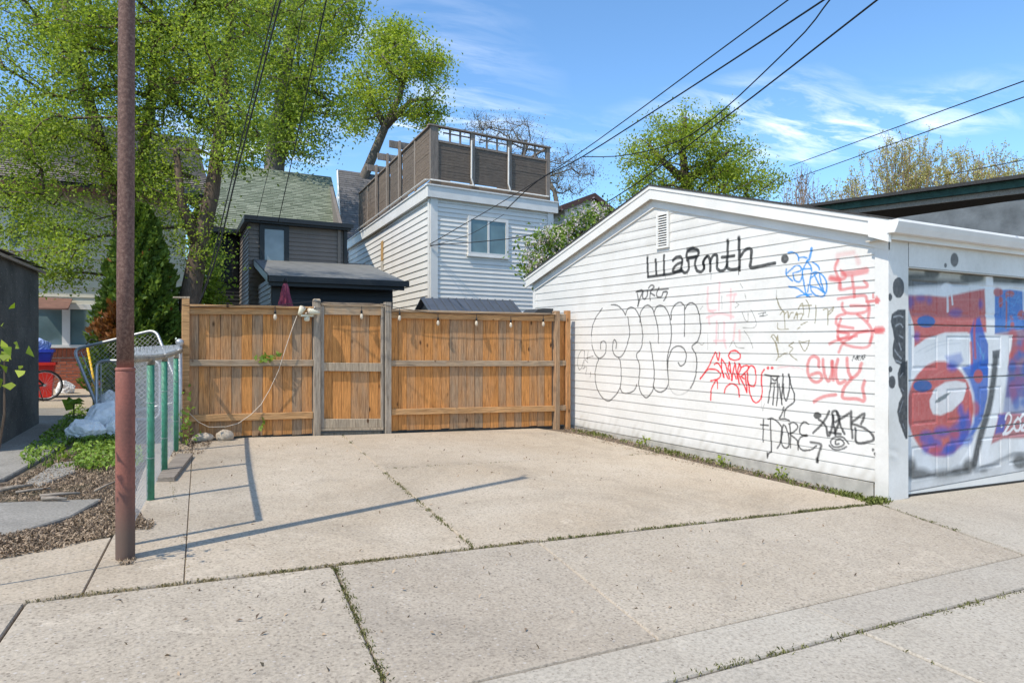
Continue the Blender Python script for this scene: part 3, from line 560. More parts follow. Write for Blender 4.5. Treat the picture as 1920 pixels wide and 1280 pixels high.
for p in ([(175, 120), (200, 90)], [(190, 220), (205, 240)], [(170, 420), (200, 330)], [(200, 520), (212, 560)]): fc.stroke(p, .014, (.3, .32, .36), .6, .9)
fc.blob((108, 165), (30, 55), NAV); fc.blob((92, 55), (18, 26), NAV); fc.stroke([(82, 80), (85, 130)], .012, NAV)
D7 = lambda: dc.zoom(1650, 440, 4.922)
D8 = lambda: dc.zoom(1650, 680, 4.571)
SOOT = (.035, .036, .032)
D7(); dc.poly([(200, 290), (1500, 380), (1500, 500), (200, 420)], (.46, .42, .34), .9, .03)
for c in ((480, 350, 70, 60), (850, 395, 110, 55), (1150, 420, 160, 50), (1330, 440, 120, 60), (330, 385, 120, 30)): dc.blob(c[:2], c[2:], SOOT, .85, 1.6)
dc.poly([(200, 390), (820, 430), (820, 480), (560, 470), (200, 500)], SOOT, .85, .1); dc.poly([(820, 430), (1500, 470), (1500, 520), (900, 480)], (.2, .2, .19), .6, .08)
dc.poly([(200, 500), (960, 450), (1500, 470), (1500, 1400), (200, 1400)], WH, .9, .1)
dc.poly([(255, 560), (450, 560), (600, 575), (800, 530), (965, 500), (985, 900), (830, 910), (800, 905), (600, 905), (420, 965), (310, 1045), (315, 900), (265, 690)], MR, .95, .05)
for c in ((285, 620, 30, 60), (375, 590, 45, 30), (455, 605, 25, 35), (700, 720, 60, 35), (340, 940, 30, 45), (930, 640, 20, 40)): dc.blob(c[:2], c[2:], MB_, .6, 2.)
dc.blob((426, 800), (84, 56), (.012, .13, .40), .97, .5)
dc.strokes([[(520, 620), (700, 600), (900, 600)], [(620, 790), (800, 800), (960, 770)], [(300, 660), (420, 650)]], .02, (.62, .22, .2), .5, 1.)
dc.strokes([[(610, 500), (625, 560), (628, 705)], [(655, 500), (670, 640)]], .035, WH, .9, .5); dc.blob((620, 490), (55, 45), WH, .9, 1.)
dc.poly([(830, 905), (870, 780), (920, 760), (960, 900), (1000, 1000), (1010, 1300), (830, 1300), (850, 1100)], MB_, .92, .06)
dc.strokes([[(880, 780), (870, 900), (880, 1130)], [(840, 1000), (850, 1250)]], .05, MR, .8, .9)
dc.strokes([[(930, 1080), (960, 1160), (930, 1240)], [(900, 1000), (930, 1060)], [(960, 1100), (945, 1180)]], .03, (.12, .32, .58), .7, .9)
D8(); dc.poly([(700, 40), (930, -40), (935, 250), (880, 480), (800, 620), (700, 640), (780, 300)], MB_, .9, .06)
dc.blob((515, 385), (300, 425), WH, .95, 2.)
dc.blob((515, 395), (285, 412), MR, .96, 1.2)
for q in ([(600, 560), (700, 480), (760, 400), (790, 560), (700, 720), (560, 800), (420, 780), (600, 700)],): dc.poly(q, MB_, .75, .12)
for c in ((400, 640, 60, 60), (530, 590, 70, 45), (470, 690, 60, 50), (690, 400, 25, 50), (710, 500, 30, 80), (600, 740, 50, 50), (620, 30, 45, 40), (740, 650, 60, 60), (390, 740, 30, 40)): dc.blob(c[:2], c[2:], MB_, .7, 2.2)
for c in ((480, 745, 50, 35), (640, 610, 40, 40)): dc.blob(c[:2], c[2:], MR, .7, 2.)
dc.strokes([[(300, 250), (380, 160), (520, 70)], [(310, 300), (420, 150), (560, 60)], [(330, 330), (330, 450)], [(300, 520), (420, 560)]], .012, (.62, .25, .23), .5, 1.)
dc.blob((365, 198), (80, 52), (.012, .12, .36), .95, .5); dc.blob((843, 115), (40, 58), (.50, .11, .10), .95, .8); dc.blob((810, 390), (45, 60), MR, .7, 2.)
dc.poly([(430, 380), (425, 320), (470, 220), (560, 165), (650, 152), (735, 170), (745, 215), (710, 320), (620, 410), (520, 450), (455, 440)], (.76, .77, .77), .96, .04)
dc.poly([(470, 345), (500, 300), (560, 265), (605, 252), (570, 300), (500, 340)], (.13, .16, .17), .9, .025)
D7(); dc.poly([(225, 690), (270, 710), (310, 830), (318, 1040), (420, 965), (600, 905), (805, 900), (808, 1180), (790, 1215), (765, 1150), (745, 1080), (600, 1105), (470, 1160), (350, 1280), (225, 1320)], (.72, .73, .74), .95, .035)
dc.strokes([[(330, 1090), (480, 1010), (700, 960)], [(420, 1080), (560, 1020), (740, 1000)], [(260, 760), (280, 900), (290, 1050)]], .02, (.52, .55, .58), .45, 1.)
dc.poly([(600, 1120), (745, 1085), (770, 1160), (720, 1230), (660, 1240)], MB_, .55, .08)
D7(); dc.poly([(1060, 510), (1200, 505), (1340, 525), (1500, 540), (1500, 930), (1300, 880), (1060, 915)], (.02, .15, .50), .95, .04)
for c in ((1090, 530, 45, 40), (1115, 620, 20, 50), (1200, 545, 40, 30), (1218, 765, 16, 22), (1222, 830, 18, 28), (1310, 740, 40, 45)): dc.blob(c[:2], c[2:], (.5, .12, .09), .9, .8)
dc.strokes([[(1165, 540), (1168, 700), (1165, 860)]], .035, (.45, .13, .10), .85, .7)
for i in range(26):
    x, y = 1190+rng.random()*130, 560+rng.random()*320; dc.stroke([(x, y), (x+25*rng.normal(), y+20*rng.normal()), (x+40*rng.normal(), y+30*rng.normal())], .012, (.10, .33, .66), .55, 1.)
dc.strokes([[(1320, 500), (1325, 700)]], .03, WH, .9, .5)
dc.poly([(1060, 915), (1330, 870), (1500, 880), (1500, 1500), (1160, 1500), (1225, 940)], (.24, .10, .18), .9, .06)
for i in range(40):
    x, y = 1210+rng.random()*200, 930+rng.random()*640; dc.blob((x, y), (20+35*rng.random(), 25+50*rng.random()), MR if i % 2 else (.02, .13, .42), .7, 2.)
D8(); dc.poly([(1090, 30), (1400, 20), (1400, 470), (1050, 470), (1075, 240)], (.06, .12, .38), .55, .1)
dc.poly([(1010, 440), (1060, 430), (1400, 440), (1400, 640), (1060, 650), (950, 700), (970, 620)], (.45, .11, .12), .85, .06); dc.poly([(1020, 440), (1090, 440), (1060, 600), (985, 610)], MB_, .8, .06)
D7(); dc.strokes([[(1010, 420), (1015, 700), (1020, 950)]], .165, WH, .96, .35)
dc.poly([(1000, 940), (1050, 930), (1225, 925), (1215, 1010), (1160, 1290), (1100, 1500), (1000, 1500)], WH, .96, .03)
dc.poly([(1038, 1070), (1112, 1058), (1092, 1300), (1040, 1420)], (.085, .09, .10), .95, .03)
D8(); dc.poly([(935, -40), (1105, -40), (1060, 240), (1000, 520), (950, 700), (890, 880), (640, 920), (780, 700), (880, 500), (920, 300)], WH, .95, .05)
dc.strokes([[(990, -20), (965, 200), (930, 400), (875, 580), (840, 720), (810, 860)]], .14, (.05, .052, .055), .95, .7)
dc.strokes([[(820, 920), (960, 870), (1060, 800), (1200, 770), (1400, 790)]], .10, (.16, .18, .2), .6, 1.)
dc.poly([(950, 700), (1060, 655), (1400, 650), (1400, 760), (1150, 760), (960, 850), (860, 880)], WH, .9, .05)
D8()
dc.poly([(210, 690), (290, 720), (380, 790), (480, 870), (640, 880), (760, 840), (760, 940), (600, 1010), (240, 1040), (210, 900)], (.66, .68, .70), .8, .09)
for c in ((260, 880, 50, 70), (330, 960, 110, 60), (560, 965, 140, 50), (760, 880, 50, 60), (700, 930, 80, 45), (1200, 850, 60, 70), (890, 930, 25, 12)): dc.blob(c[:2], c[2:], SOOT, .8, 2.5)
dc.poly([(215, 1010), (1400, 890), (1400, 1100), (215, 1110)], (.62, .62, .61), .7, .06)
dc.strokes([[(1075, 480), (1090, 440), (1120, 440), (1120, 500), (1065, 600), (1060, 606), (1100, 600), (1140, 560)], [(1175, 480), (1150, 520), (1160, 575), (1195, 570), (1205, 500), (1180, 470)], [(1205, 470), (1235, 440), (1245, 500), (1210, 570), (1260, 575)]], .038, (.85, .85, .85), .97, .4); dc.blob((1042, 543), (9, 14), (.85, .85, .85))
zs = np.arange(-.165, 2.43, .02)
def dent(u, h): return .010*np.exp(-((h-.30)/.06)**2-((u-.05)/.08)**2)*np.sin(h*38+u*20)+.006*np.sin(h*7)*np.exp(-((h-.3)/.4)**2)
prof = [(0, z) for z in zs]
me = grid_mesh('corner_trim', np.linspace(GY0, .012, 16), prof, lambda u, o, h: np.stack([-.022+dent(u, h)*.5, u, h], -1), 'vinyl_painted', lambda u, h: cv.sample(np.maximum(u, -.19), h)); mobj('corner_trim', me, garage)
me = grid_mesh('door_jamb', np.arange(-.022, .312, .006), [(0, z) for z in np.arange(-.165, 2.412, .008)], lambda u, o, h: np.stack([u, GY0+dent(u, h)*.6*np.clip((.3-u)*8, 0, 1), h], -1)[:, [0, 1, 2]], 'door_painted', lambda u, h: fc.sample(u, h)); me.flip_normals(); mobj('door_jamb', me, garage)
mb = MB(); mb.box((.30, GY0+.002, -.165), (.311, -.02, 2.165)); mb.build('jamb_return', 'white_trim', garage)
me = grid_mesh('door_lintel', np.arange(.312, 3.2, .008), [(0, z) for z in np.arange(2.165, 2.412, .008)], lambda u, o, h: np.stack([u, np.full_like(u, GY0-.002), h], -1), 'door_painted', lambda u, h: fc.sample(u, h)); me.flip_normals(); mobj('door_lintel', me, garage)
mb = MB(); mb.box((.312, GY0+.002, 2.15), (5.7, -.04, 2.164)); mb.build('lintel_return', 'soffit_beige', garage)
mb = MB(); mb.box((3.2, GY0, 2.165), (5.9, GY0+.02, 2.4)); mb.build('door_lintel', 'white_trim', garage)
# sectional door: raised frames and recessed panels in one relief, painted over
door = thing('garage_door', 'sectional garage door covered in a red, blue and white spray-painted mural', 'garage door', (1.6, .04, -.14))
H0, H1 = -.125, 2.15; SECT = (H1-H0)/4
def relief(u, h):
    s = (h-H0) % SECT; d = np.where((s < .008), .012, 0.)
    pu = (u-.36) % .64; in_ = (pu > .09) & (pu < .55) & (s > .11) & (s < SECT-.11); ring = in_ & ~((pu > .12) & (pu < .52) & (s > .14) & (s < SECT-.14))
    return d+np.where(ring, .007, 0.)
for k in range(4):
    hs = np.concatenate([[H0+k*SECT+.0005], np.arange(H0+k*SECT+.009, H0+(k+1)*SECT, .0085)])
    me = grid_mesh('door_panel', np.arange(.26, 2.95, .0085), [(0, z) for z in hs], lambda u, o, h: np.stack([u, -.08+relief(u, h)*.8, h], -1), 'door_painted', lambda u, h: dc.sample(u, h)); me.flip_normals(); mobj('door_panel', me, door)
mb = MB(); mb.box((.26, -.05, -.13), (5.4, -.03, 2.15)); mb.build('door_backing', 'white_trim', door)
mb = MB(); mb.box((2.95, -.08, -.125), (5.4, -.06, 2.15)); mb.build('door_panel', 'white_trim', door)
mb = MB(); mb.prism([(.26, -.078, -.1265), (5.4, -.078, -.1265), (5.4, -.078, gz(5.4, 0)+.022), (.26, -.078, gz(.26, 0)+.022)], (0, .025, 0)); mb.build('bottom_rail', 'white_trim', door)
mb = MB(); mb.prism([(.26, -.086, gz(.26, 0)+.021), (5.4, -.086, gz(5.4, 0)+.021), (5.4, -.086, gz(5.4, 0)-.02), (.26, -.086, gz(.26, 0)-.02)], (0, .035, 0)); mb.build('bottom_seal', 'black_rubber', door)
# roof, rake boards, soffit, gutter
EY0, EY1 = -.20, 6.83
for s, (ya, yb) in enumerate(((EY0, APY), (EY1, APY))):
    za, zb = roof_z(ya), roof_z(yb)
    mb = MB(); mb.prism([(-RO-.02, ya, za), (-RO-.02, yb, zb), (-RO-.02, yb, zb+.022), (-RO-.02, ya, za+.022)], (GXL+RO+.3, 0, 0)); mb.build('roof', 'roof_dark', garage)
    mb = MB(); mb.prism([(-RO, ya, za-.185), (-RO, yb, zb-.185), (-RO, yb, zb-.03), (-RO, ya, za-.03)], (.02, 0, 0)); mb.prism([(-RO-.012, ya, za-.045), (-RO-.012, yb, zb-.045), (-RO-.012, yb, zb), (-RO-.012, ya, za)], (.03, 0, 0)); mb.build('rake_board', 'white_trim', garage)
    mb = MB(); mb.prism([(-RO+.02, ya, za-.13), (-RO+.02, yb, zb-.13), (-RO+.02, yb, zb-.118), (-RO+.02, ya, za-.118)], (RO-.0, 0, 0)); mb.build('soffit', 'white_trim', garage)
    yc = GY0 if s == 0 else GY1
    mb = MB(); zc = roof_z(yc); mb.prism([(-.028, yc, zc-.30), (-.028, yb, zb-.30), (-.028, yb, zb-.131), (-.028, yc, zc-.131)], (.025, 0, 0)); mb.build('frieze_trim', 'white_trim', garage)
mb = MB(); mb.box((-RO+.021, EY0+.02, 2.405), (GXL, GY0+.2, 2.42)); mb.build('soffit', 'soffit_beige', garage)
mb = MB(); mb.box((-RO+.03, EY0, 2.405), (GXL, EY0+.02, 2.55)); mb.build('fascia_board', 'white_trim', garage)
mb = MB(); pr = [(0, .12), (-.105, .125), (-.115, .10), (-.10, .055), (-.075, .0), (0, 0), (0, .01), (-.068, .012), (-.09, .06), (-.10, .105), (-.01, .108)]
mb.prism([(-RO-.05, EY0-.001+a, 2.455+b) for a, b in pr], (GXL+.3, 0, 0)); g_ = mb.build('gutter', 'white_trim', garage)
mb = MB(); mb.prism([(-RO-.054, EY0-.001+a, 2.455+b) for a, b in [(0, .12), (-.105, .125), (-.115, .10), (-.10, .055), (-.075, 0), (0, 0)]], (.0035, 0, 0)); mb.build('gutter_end', 'white_trim', g_)
mb = MB(); mb.prism([(-RO-.045, EY0+.2, roof_z(EY0+.2)-.20), (-RO-.045, EY0-.01, roof_z(EY0)-.22), (-RO-.045, EY0-.01, roof_z(EY0)-.03), (-RO-.045, EY0+.2, roof_z(EY0+.2)-.03)], (.044, 0, 0)); mb.build('rake_return', 'white_trim', garage)
mb = MB(); mb.box((-.02, GY1-.06, 0), (.02, GY1+.02, 2.45)); mb.build('corner_trim', 'white_trim', garage)
# gable vent
vt = MB(); va, vb = PX(1232, 402, -.02), PX(1255, 466, -.02); y1, y0, z1, z0 = va[1], vb[1], va[2], vb[2]+.02
for (p, q) in (((y0, z0), (y0+.035, z1)), ((y1-.035, z0), (y1, z1)), ((y0+.035, z1-.03), (y1-.035, z1)), ((y0+.035, z0), (y1-.035, z0+.03))): vt.box((-.04, p[0], p[1]), (-.012, q[0], q[1]))
ve = vt.build('gable_vent', 'white_trim', garage); vbk = MB(); vbk.box((-.016, y0+.02, z0+.02), (-.013, y1-.02, z1-.02)); vbk.build('vent_screen', 'trim_black', ve)
nl = 12
sm = MB(); sm.obox((-.016, y0+.035, 0), (0, y1-y0-.07, 0), (-.022, 0, -.022), (.002, 0, -.004)); sme = sm.mesh('louvre_slat', 'white_trim')
for k in range(nl):
    o = mobj('louvre_slat', sme, None, (0, 0, z0+.05+(z1-z0-.08)*k/nl+.02)); o.parent = ve

# ---------------------------------------------------------------- rusty steel pole
pb = G(235, 1046); pole = thing('steel_pole', 'tall rusty brown steel pipe pole standing at the driveway edge', 'pole', pb)
bx, by, bz = pb
def pz(y): return zrow(y, depth(pb))
zc = pz(692)-bz
mb = MB(); mb.tube([(0, 0, -.3), (0, 0, 0), (0, 0, .6), (0, 0, zc-.02), (0, 0, zc)], [.053, .053, .0535, .054, .049], 24); o = mb.build('lower_pipe', 'rust', None, True, (bx, by, bz)); setpar(o, pole)
mb = MB(); mb.tube([(0, 0, zc-.05), (0, 0, zc+.6), (0.004, 0, 2.2), (.008, .0, 3.6), (.01, 0, 5.0)], [.0475, .0475, .0465, .0455, .045], 24); o = mb.build('upper_pipe', 'rust', None, True, (bx, by, bz)); setpar(o, pole)
mb = MB(); mb.tube([(0, 0, zc-.012), (0, 0, zc-.006), (0, 0, zc+.006), (0, 0, zc+.012)], [.048, .0555, .0555, .048], 24); o = mb.build('weld_collar', 'rust', None, True, (bx, by, bz)); setpar(o, pole)
mb = MB(); mb.tube([(0.01, 0, 4.6), (.16, .1, 4.75), (.3, .2, 4.72)], .012, 8); o = mb.build('top_bracket', 'rust', None, True, (bx, by, bz)); setpar(o, pole)

# ---------------------------------------------------------------- chain-link fence
def clip_seg(poly, p, d):                          # clip a 2-D line p+t*d to a convex polygon (counter-clockwise)
    t0, t1 = -1e9, 1e9
    for a, b in zip(poly, poly[1:]+poly[:1]):
        n = np.array([-(b[1]-a[1]), b[0]-a[0]]); k = n@d; q = n@(np.array(a)-p)
        if abs(k) < 1e-12:
            if q > 0: return None
        elif k > 0: t0 = max(t0, q/k)
        else: t1 = min(t1, q/k)
    return (t0, t1) if t1 > t0 else None
def diamond(poly, O, Ux, Vx, pitch, r, ang=math.pi/4, n=3):  # woven diamond mesh inside a polygon in the plane O + u*Ux + v*Vx
    mb = MB(); P = np.array(poly); c = P.mean(0); R_ = np.linalg.norm(P-c, axis=1).max()
    nrm = np.cross(Ux, Vx)
    for s in (1, -1):
        d = np.array([math.cos(ang)*s, math.sin(ang)]); nn = np.array([-d[1], d[0]]); k = int(R_/pitch)+1
        for i in range(-k, k+1):
            q = c+nn*i*pitch; cl = clip_seg([tuple(x) for x in poly], q, d)
            if cl and cl[1]-cl[0] > .02:
                a, b = q+d*cl[0], q+d*cl[1]; e = nrm*r*.9*s
                mb.tube([O+Ux*a[0]+Vx*a[1]+e, O+Ux*b[0]+Vx*b[1]+e], r, n, False)
    return mb
fA, fB = np.array([-6.575, .86]), np.array([-6.0, 5.22]); fl = np.linalg.norm(fB-fA); fu = np.array([*(fB-fA)/fl, 0.]); fn = np.array([fu[1], -fu[0], 0])
RZ = 1.295
clf = thing('chain_link_fence', 'galvanised chain-link fence on green posts between driveway and yard', 'fence', (*fA, gz(*fA)))
def fpt(s, z, off=0.): return np.array([*(fA+fu[:2]*s), 0])+fn*off+np.array([0, 0, z])
def sag(s): return -.03*math.sin(math.pi*min(1, s/fl))
for i, px in enumerate((277, 303.5, 326)):
    best = min(np.linspace(0, fl, 400), key=lambda s: abs(960+FPX*((fpt(s, 0)-CAM)@Rv)/((fpt(s, 0)-CAM)@Fv)-px))
    p = fpt(best, 0, .02); g = gz(p[0], p[1])
    mb = MB(); mb.tube([(p[0], p[1], g-.2), (p[0], p[1], RZ-.055)], .030, 14); po = mb.build('post', 'green_post', clf, True)
    mb = MB(); mb.tube([(p[0], p[1], RZ-.075), (p[0], p[1], RZ-.02)], .033, 14); mb.build('rust_sleeve', 'rusty_rail', po, True)
    for zz in (.35, .8): 
        mb = MB(); mb.tube([(p[0]+.034*math.cos(a), p[1]+.034*math.sin(a), g+zz+.01*math.sin(a)) for a in np.linspace(0, 2*math.pi, 11)], .0018, 4); mb.build('tie_wire', 'wire_zinc', po)
p = fpt(0, 0); mb = MB(); mb.tube([(p[0], p[1], gz(p[0], p[1])-.2), (p[0], p[1], RZ+.03)], .024, 12); mb.build('post', 'rusty_rail', clf, True)
p = fpt(fl, 0); mb = MB(); mb.tube([(p[0], p[1], gz(p[0], p[1])-.2), (p[0], p[1], RZ+.07)], .032, 14); pe = mb.build('post', 'galvanised', clf, True)
mb = MB(); mb.tube([(p[0], p[1], RZ+.06), (p[0], p[1], RZ+.08), (p[0], p[1], RZ+.10), (p[0], p[1], RZ+.13), (p[0], p[1], RZ+.15)], [.038, .04, .05, .045, .015], 14); mb.build('post_cap', 'galvanised', pe, True)
mb = MB(); mb.tube([fpt(s, RZ+sag(s), .02) for s in np.linspace(0, fl, 12)], .0215, 12); mb.build('top_rail', 'rusty_rail', clf, True)
g0, g1 = gz(*fA)+.02, gz(*fB)+.02
stuff(diamond([(0, g0), (fl, g1), (fl, RZ+.06), (0, RZ+.06)], np.array([*fA, 0]), fu, np.array([0, 0, 1.]), .045, .0014).build('chain_link_mesh', 'wire_zinc', clf))
mb = MB()
for i in range(int(fl/.03)):
    s = i*.03+random.uniform(-.01, .01); mb.tube([fpt(s, RZ+.03+sag(s)), fpt(s+.008, RZ+.075, random.uniform(-.012, .012)), fpt(s+.022, RZ+.055, random.uniform(-.015, .015))], .0022, 3, False)
stuff(mb.build('barb_ends', 'wire_zinc', clf))

# ---------------------------------------------------------------- wooden fence and gate
FY = 5.30
def fx(z, k): return 330+z/4.267 if k == 2 else 700+z/4.267
def X2(zx, k=2): return PY(fx(zx, k), 640, FY+.04)[0]
def Z2(zy, zx, k=2, y=None): return PY(fx(zx, k), 540+zy/4.267, FY if y is None else y)[2]
fence = thing('wooden_fence', 'brown cedar board fence with grey weathered posts closing the driveway', 'fence', (-3, FY+.05, gz(-3, FY)))
gate = thing('wooden_gate', 'narrow cedar board gate hung between two fence posts', 'gate', (-4, FY+.05, gz(-4, FY)))
def piece(name, x0, x1, y0, y1, za0, za1, zb0, zb1, mt, par, bev=.004):   # plank: a-end and b-end heights may differ
    cx = (x0+x1)/2; cy = (y0+y1)/2; cz = (za0+za1)/2; e = bev
    P = lambda x, y, z: (x-cx, y-cy, z-cz)
    mb = MB(); vs = []
    for (x, zl, zh) in ((x0, za0, za1), (x1, zb0, zb1)):
        vs += [P(x, y1, zl), P(x, y0+e, zl), P(x, y0, zl+e), P(x, y0, zh-e), P(x, y0+e, zh), P(x, y1, zh)]
    mb.add(vs, [(i, i+6, (i+1) % 6+6, (i+1) % 6) for i in range(6)]+[(5, 4, 3, 2, 1, 0), (6, 7, 8, 9, 10, 11)])
    o = mb.build(name, mt, None, False, (cx, cy, cz)); setpar(o, par); return o
def vboard(x0, x1, y0, y1, zb, zt, mt, par, name='board'):
    cx = (x0+x1)/2; e = .003; mb = MB(); h = [(x0-cx, y1), (x1-cx, y1), (x1-cx, y0+e), (x1-cx-e, y0), (x0-cx+e, y0), (x0-cx, y0+e)]
    cz = (zb+zt)/2; cy = y0; lean = random.uniform(-.002, .002)
    v = [(a, b-cy, zb-cz) for a, b in h]+[(a+lean, b-cy, zt-cz) for a, b in h]
    mb.add(v, [tuple(range(6)), tuple(range(11, 5, -1))]+[(i, i+6, (i+1) % 6+6, (i+1) % 6) for i in range(6)])
    o = mb.build(name, mt, None, False, (cx, cy, cz)); setpar(o, par); return o
def boards(edges, k, zb, zt, par):
    for a, b in zip(edges[:-1], edges[1:]):
        x0, x1 = X2(a, k), X2(b, k); yj = random.uniform(-.003, .004)
        xm = (x0+x1)/2; vboard(x0+.0022, x1-.0022, FY+.042+yj, FY+.06+yj, zb(xm)+random.uniform(-.008, .008), zt, 'fence_wood', par)
L = [105, 182, 270, 357, 445, 525, 610, 692, 773, 853, 930, 1007, 1090]
Gt = [1172, 1248, 1325, 1400, 1473, 1547, 1620, 1648]
Rr = [135, 200, 268, 338, 408, 477, 545, 612, 680, 745, 812, 878, 938, 1003, 1065, 1128, 1188, 1250, 1312, 1370, 1430]
zcap = Z2(140, 105)
boards(L, 2, lambda x: gz(x, FY)+.015, zcap-.06, fence)
boards(Rr, 3, lambda x: gz(x, FY)+.03, zcap-.07, fence)
boards([1478, 1532], 3, lambda x: gz(x, FY)+.05, zcap-.07, fence)
boards(Gt, 2, lambda x: gz(x, FY)+.10, Z2(150, 1400), gate)
def rail(par, a, b, ya, yb, k, mt='fence_rail', y0=FY, y1=FY+.04, name='rail'):
    return piece(name, X2(a, k), X2(b, k), y0, y1, Z2(ya[1], a, k), Z2(ya[0], a, k), Z2(yb[1], b, k), Z2(yb[0], b, k), mt, par)
rail(fence, 106, 1092, (155, 208), (167, 216), 2); rail(fence, 106, 1092, (573, 625), (573, 624), 2); rail(fence, 106, 1090, (1015, 1072), (990, 1042), 2)
rail(fence, 106, 1092, (131, 152), (150, 166), 2, y0=FY-.05, y1=FY+.10, name='cap_board')
rail(fence, 137, 1440, (192, 240), (215, 266), 3); rail(fence, 137, 1440, (578, 626), (581, 624), 3); rail(fence, 140, 1442, (968, 1016), (940, 986), 3)
rail(fence, 137, 1440, (170, 190), (203, 214), 3, y0=FY-.04, y1=FY+.10, name='cap_board')
rail(fence, 1478, 1536, (207, 260), (207, 264), 3); rail(fence, 1478, 1536, (578, 624), (578, 620), 3); rail(fence, 1484, 1536, (938, 980), (936, 978), 3)
rail(gate, 1155, 1648, (113, 140), (125, 150), 2, y0=FY-.01, name='top_rail'); rail(gate, 1182, 1640, (142, 213), (150, 217), 2, name='rail'); rail(gate, 1172, 1640, (596, 663), (600, 668), 2, 'fence_grey'); rail(gate, 1165, 1638, (1047, 1122), (1045, 1115), 2, 'fence_grey'); rail(gate, 1145, 1650, (1124, 1143), (1116, 1136), 2, 'fence_grey', y0=FY-.008, name='bottom_rail')
for a, b, mt in ((1152, 1180, 'fence_grey'), (1636, 1654, 'fence_grey')):
    vboard(X2(a), X2(b), FY-.002, FY+.041, Z2(1122, a), Z2(141, a)-.003, mt, gate, 'stile')
def post(a, b, ztop, k, mt='fence_grey', dep=.09):
    x0, x1 = X2(a, k), X2(b, k); o = vboard(x0, x1, FY-.03, FY-.03+dep+.01, gz(x0, FY)-.1, ztop, mt, fence, 'post'); return o, x0, x1
post(45, 104, Z2(85, 70), 2, 'fence_rail'); o, x0, x1 = post(1096, 1148, Z2(97, 1120), 2)
mb = MB(); mb.prism([(x0, FY-.03, Z2(97, 1120)), (x0+.012, FY-.02, Z2(86, 1120)), (x1-.012, FY-.02, Z2(86, 1120)), (x1, FY-.03, Z2(97, 1120))], (0, .09, 0)); mb.build('post_cap', 'fence_grey', o)
o, x0, x1 = post(86, 133, Z2(113, 110, 3), 3)
post(1440, 1475, Z2(182, 1455, 3), 3, 'fence_wood'); post(1532, 1560, Z2(180, 1545, 3), 3, 'fence_wood')
piece('arm_stub', X2(-25), X2(106), FY-.02, FY+.06, Z2(80, 0), Z2(70, 0), Z2(86, 100)-.0, Z2(68, 100), 'fence_grey', fence)
# thin sill plank under the gate
piece('gate_sill', X2(1150), X2(1650), FY+.05, FY+.16, gz(-4, FY)-.02, gz(-4, FY)+.03, gz(-3.4, FY)-.02, gz(-3.4, FY)+.025, 'fence_grey', fence)

# string lights, security light, cord on the fence
strl = thing('string_lights', 'black string-light cable with clear bulbs along the fence top', 'string lights', (X2(110), FY-.03, zcap))
cab = [(50, 135, 2), (130, 150, 2), (330, 145, 2), (560, 135, 2), (790, 140, 2), (1100, 105, 2), (1250, 128, 2), (1480, 130, 2), (1620, 125, 2)]
cab3 = [(110, 140, 3), (210, 160, 3), (400, 190, 3), (518, 205, 3), (700, 212, 3), (825, 208, 3), (960, 215, 3), (1100, 225, 3), (1250, 220, 3), (1360, 218, 3), (1445, 200, 3)]
cp = [PY(fx(a, k), 540+b/4.267, FY-.055) for a, b, k in cab+cab3]
mb = MB(); mb.tube(cp, .0042, 5); mb.build('cable', 'cable', strl)
for a, b, k in [(793, 150, 2), (1485, 150, 2), (210, 165, 3), (518, 207, 3), (825, 212, 3), (1100, 228, 3), (1360, 222, 3)]:
    t = PY(fx(a, k), 540+b/4.267, FY-.055); 
    mb = MB(); mb.tube([t+np.array([0, 0, .01]), t-np.array([0, 0, .05]), t-np.array([0, 0, .052]), t-np.array([0, 0, .095])], [.004, .006, .015, .015], 8); bo = mb.build('socket', 'cable', strl, True)
    q = t-np.array([0, 0, .095]); mb = MB(); mb.tube([q, q-np.array([0, 0, .02]), q-np.array([0, 0, .05]), q-np.array([0, 0, .075]), q-np.array([0, 0, .083])], [.012, .02, .024, .014, .003], 10); mb.build('bulb', 'bulb_glass', bo, True)
sec = thing('security_light', 'cream twin-head security light with sensor on the gate post', 'security light', (X2(1110), FY-.05, Z2(190, 1110)))
def fp(a, b, y=FY-.06, k=2): return PY(fx(a, k), 540+b/4.267, y)
mb = MB(); a = fp(1000, 218, FY-.09); b = fp(1090, 218, FY-.02); mb.box((a[0], FY-.10, a[2]-.015), (b[0], FY-.02, a[2]+.012)); mb.build('mount_plate', 'cream_plastic', sec)
p = fp(1047, 240, FY-.06); mb = MB(); mb.tube([p+np.array([0, 0, .03]), p, p-np.array([0, 0, .03]), p-np.array([0, 0, .045])], [.034, .04, .038, .018], 12); mb.build('sensor', 'cream_plastic', sec, True)
for (a, b, r0, r1) in (((985, 215), (1015, 155), .028, .05), ((1145, 200), (1062, 185), .03, .05)):
    A_, B_ = fp(*a), fp(*b, FY-.13); mb = MB(); mb.tube([A_, A_*.7+B_*.3, B_], [r0*.75, r0, r1*.9], 10); h = mb.build('lamp_head', 'cream_plastic', sec, True)
    mb = MB(); d = B_-A_; d /= np.linalg.norm(d); mb.tube([B_+d*.0005, B_+d*.003], [r1*.8, r1*.8], 10); mb.build('lens', 'bulb_glass', h, True)
mb = MB(); mb.tube([fp(1035, 205, FY-.05), fp(1090, 175, FY-.05), fp(1110, 150, FY-.035)], .008, 6); mb.build('conduit', 'white_trim', sec)
cordp = [(968, 222), (930, 320), (880, 470), (820, 660), (750, 810), (680, 930), (600, 1010), (500, 1080), (400, 1108), (260, 1110), (180, 1070), (90, 985), (45, 950)]
mb = MB(); mb.tube([fp(a, b, FY-.04-.02*math.sin(i)) for i, (a, b) in enumerate(cordp)], .004, 5); tag(mb.build('extension_cord', 'cord_white', None, True), 'pale extension cord looping across the left fence panel', 'cord')
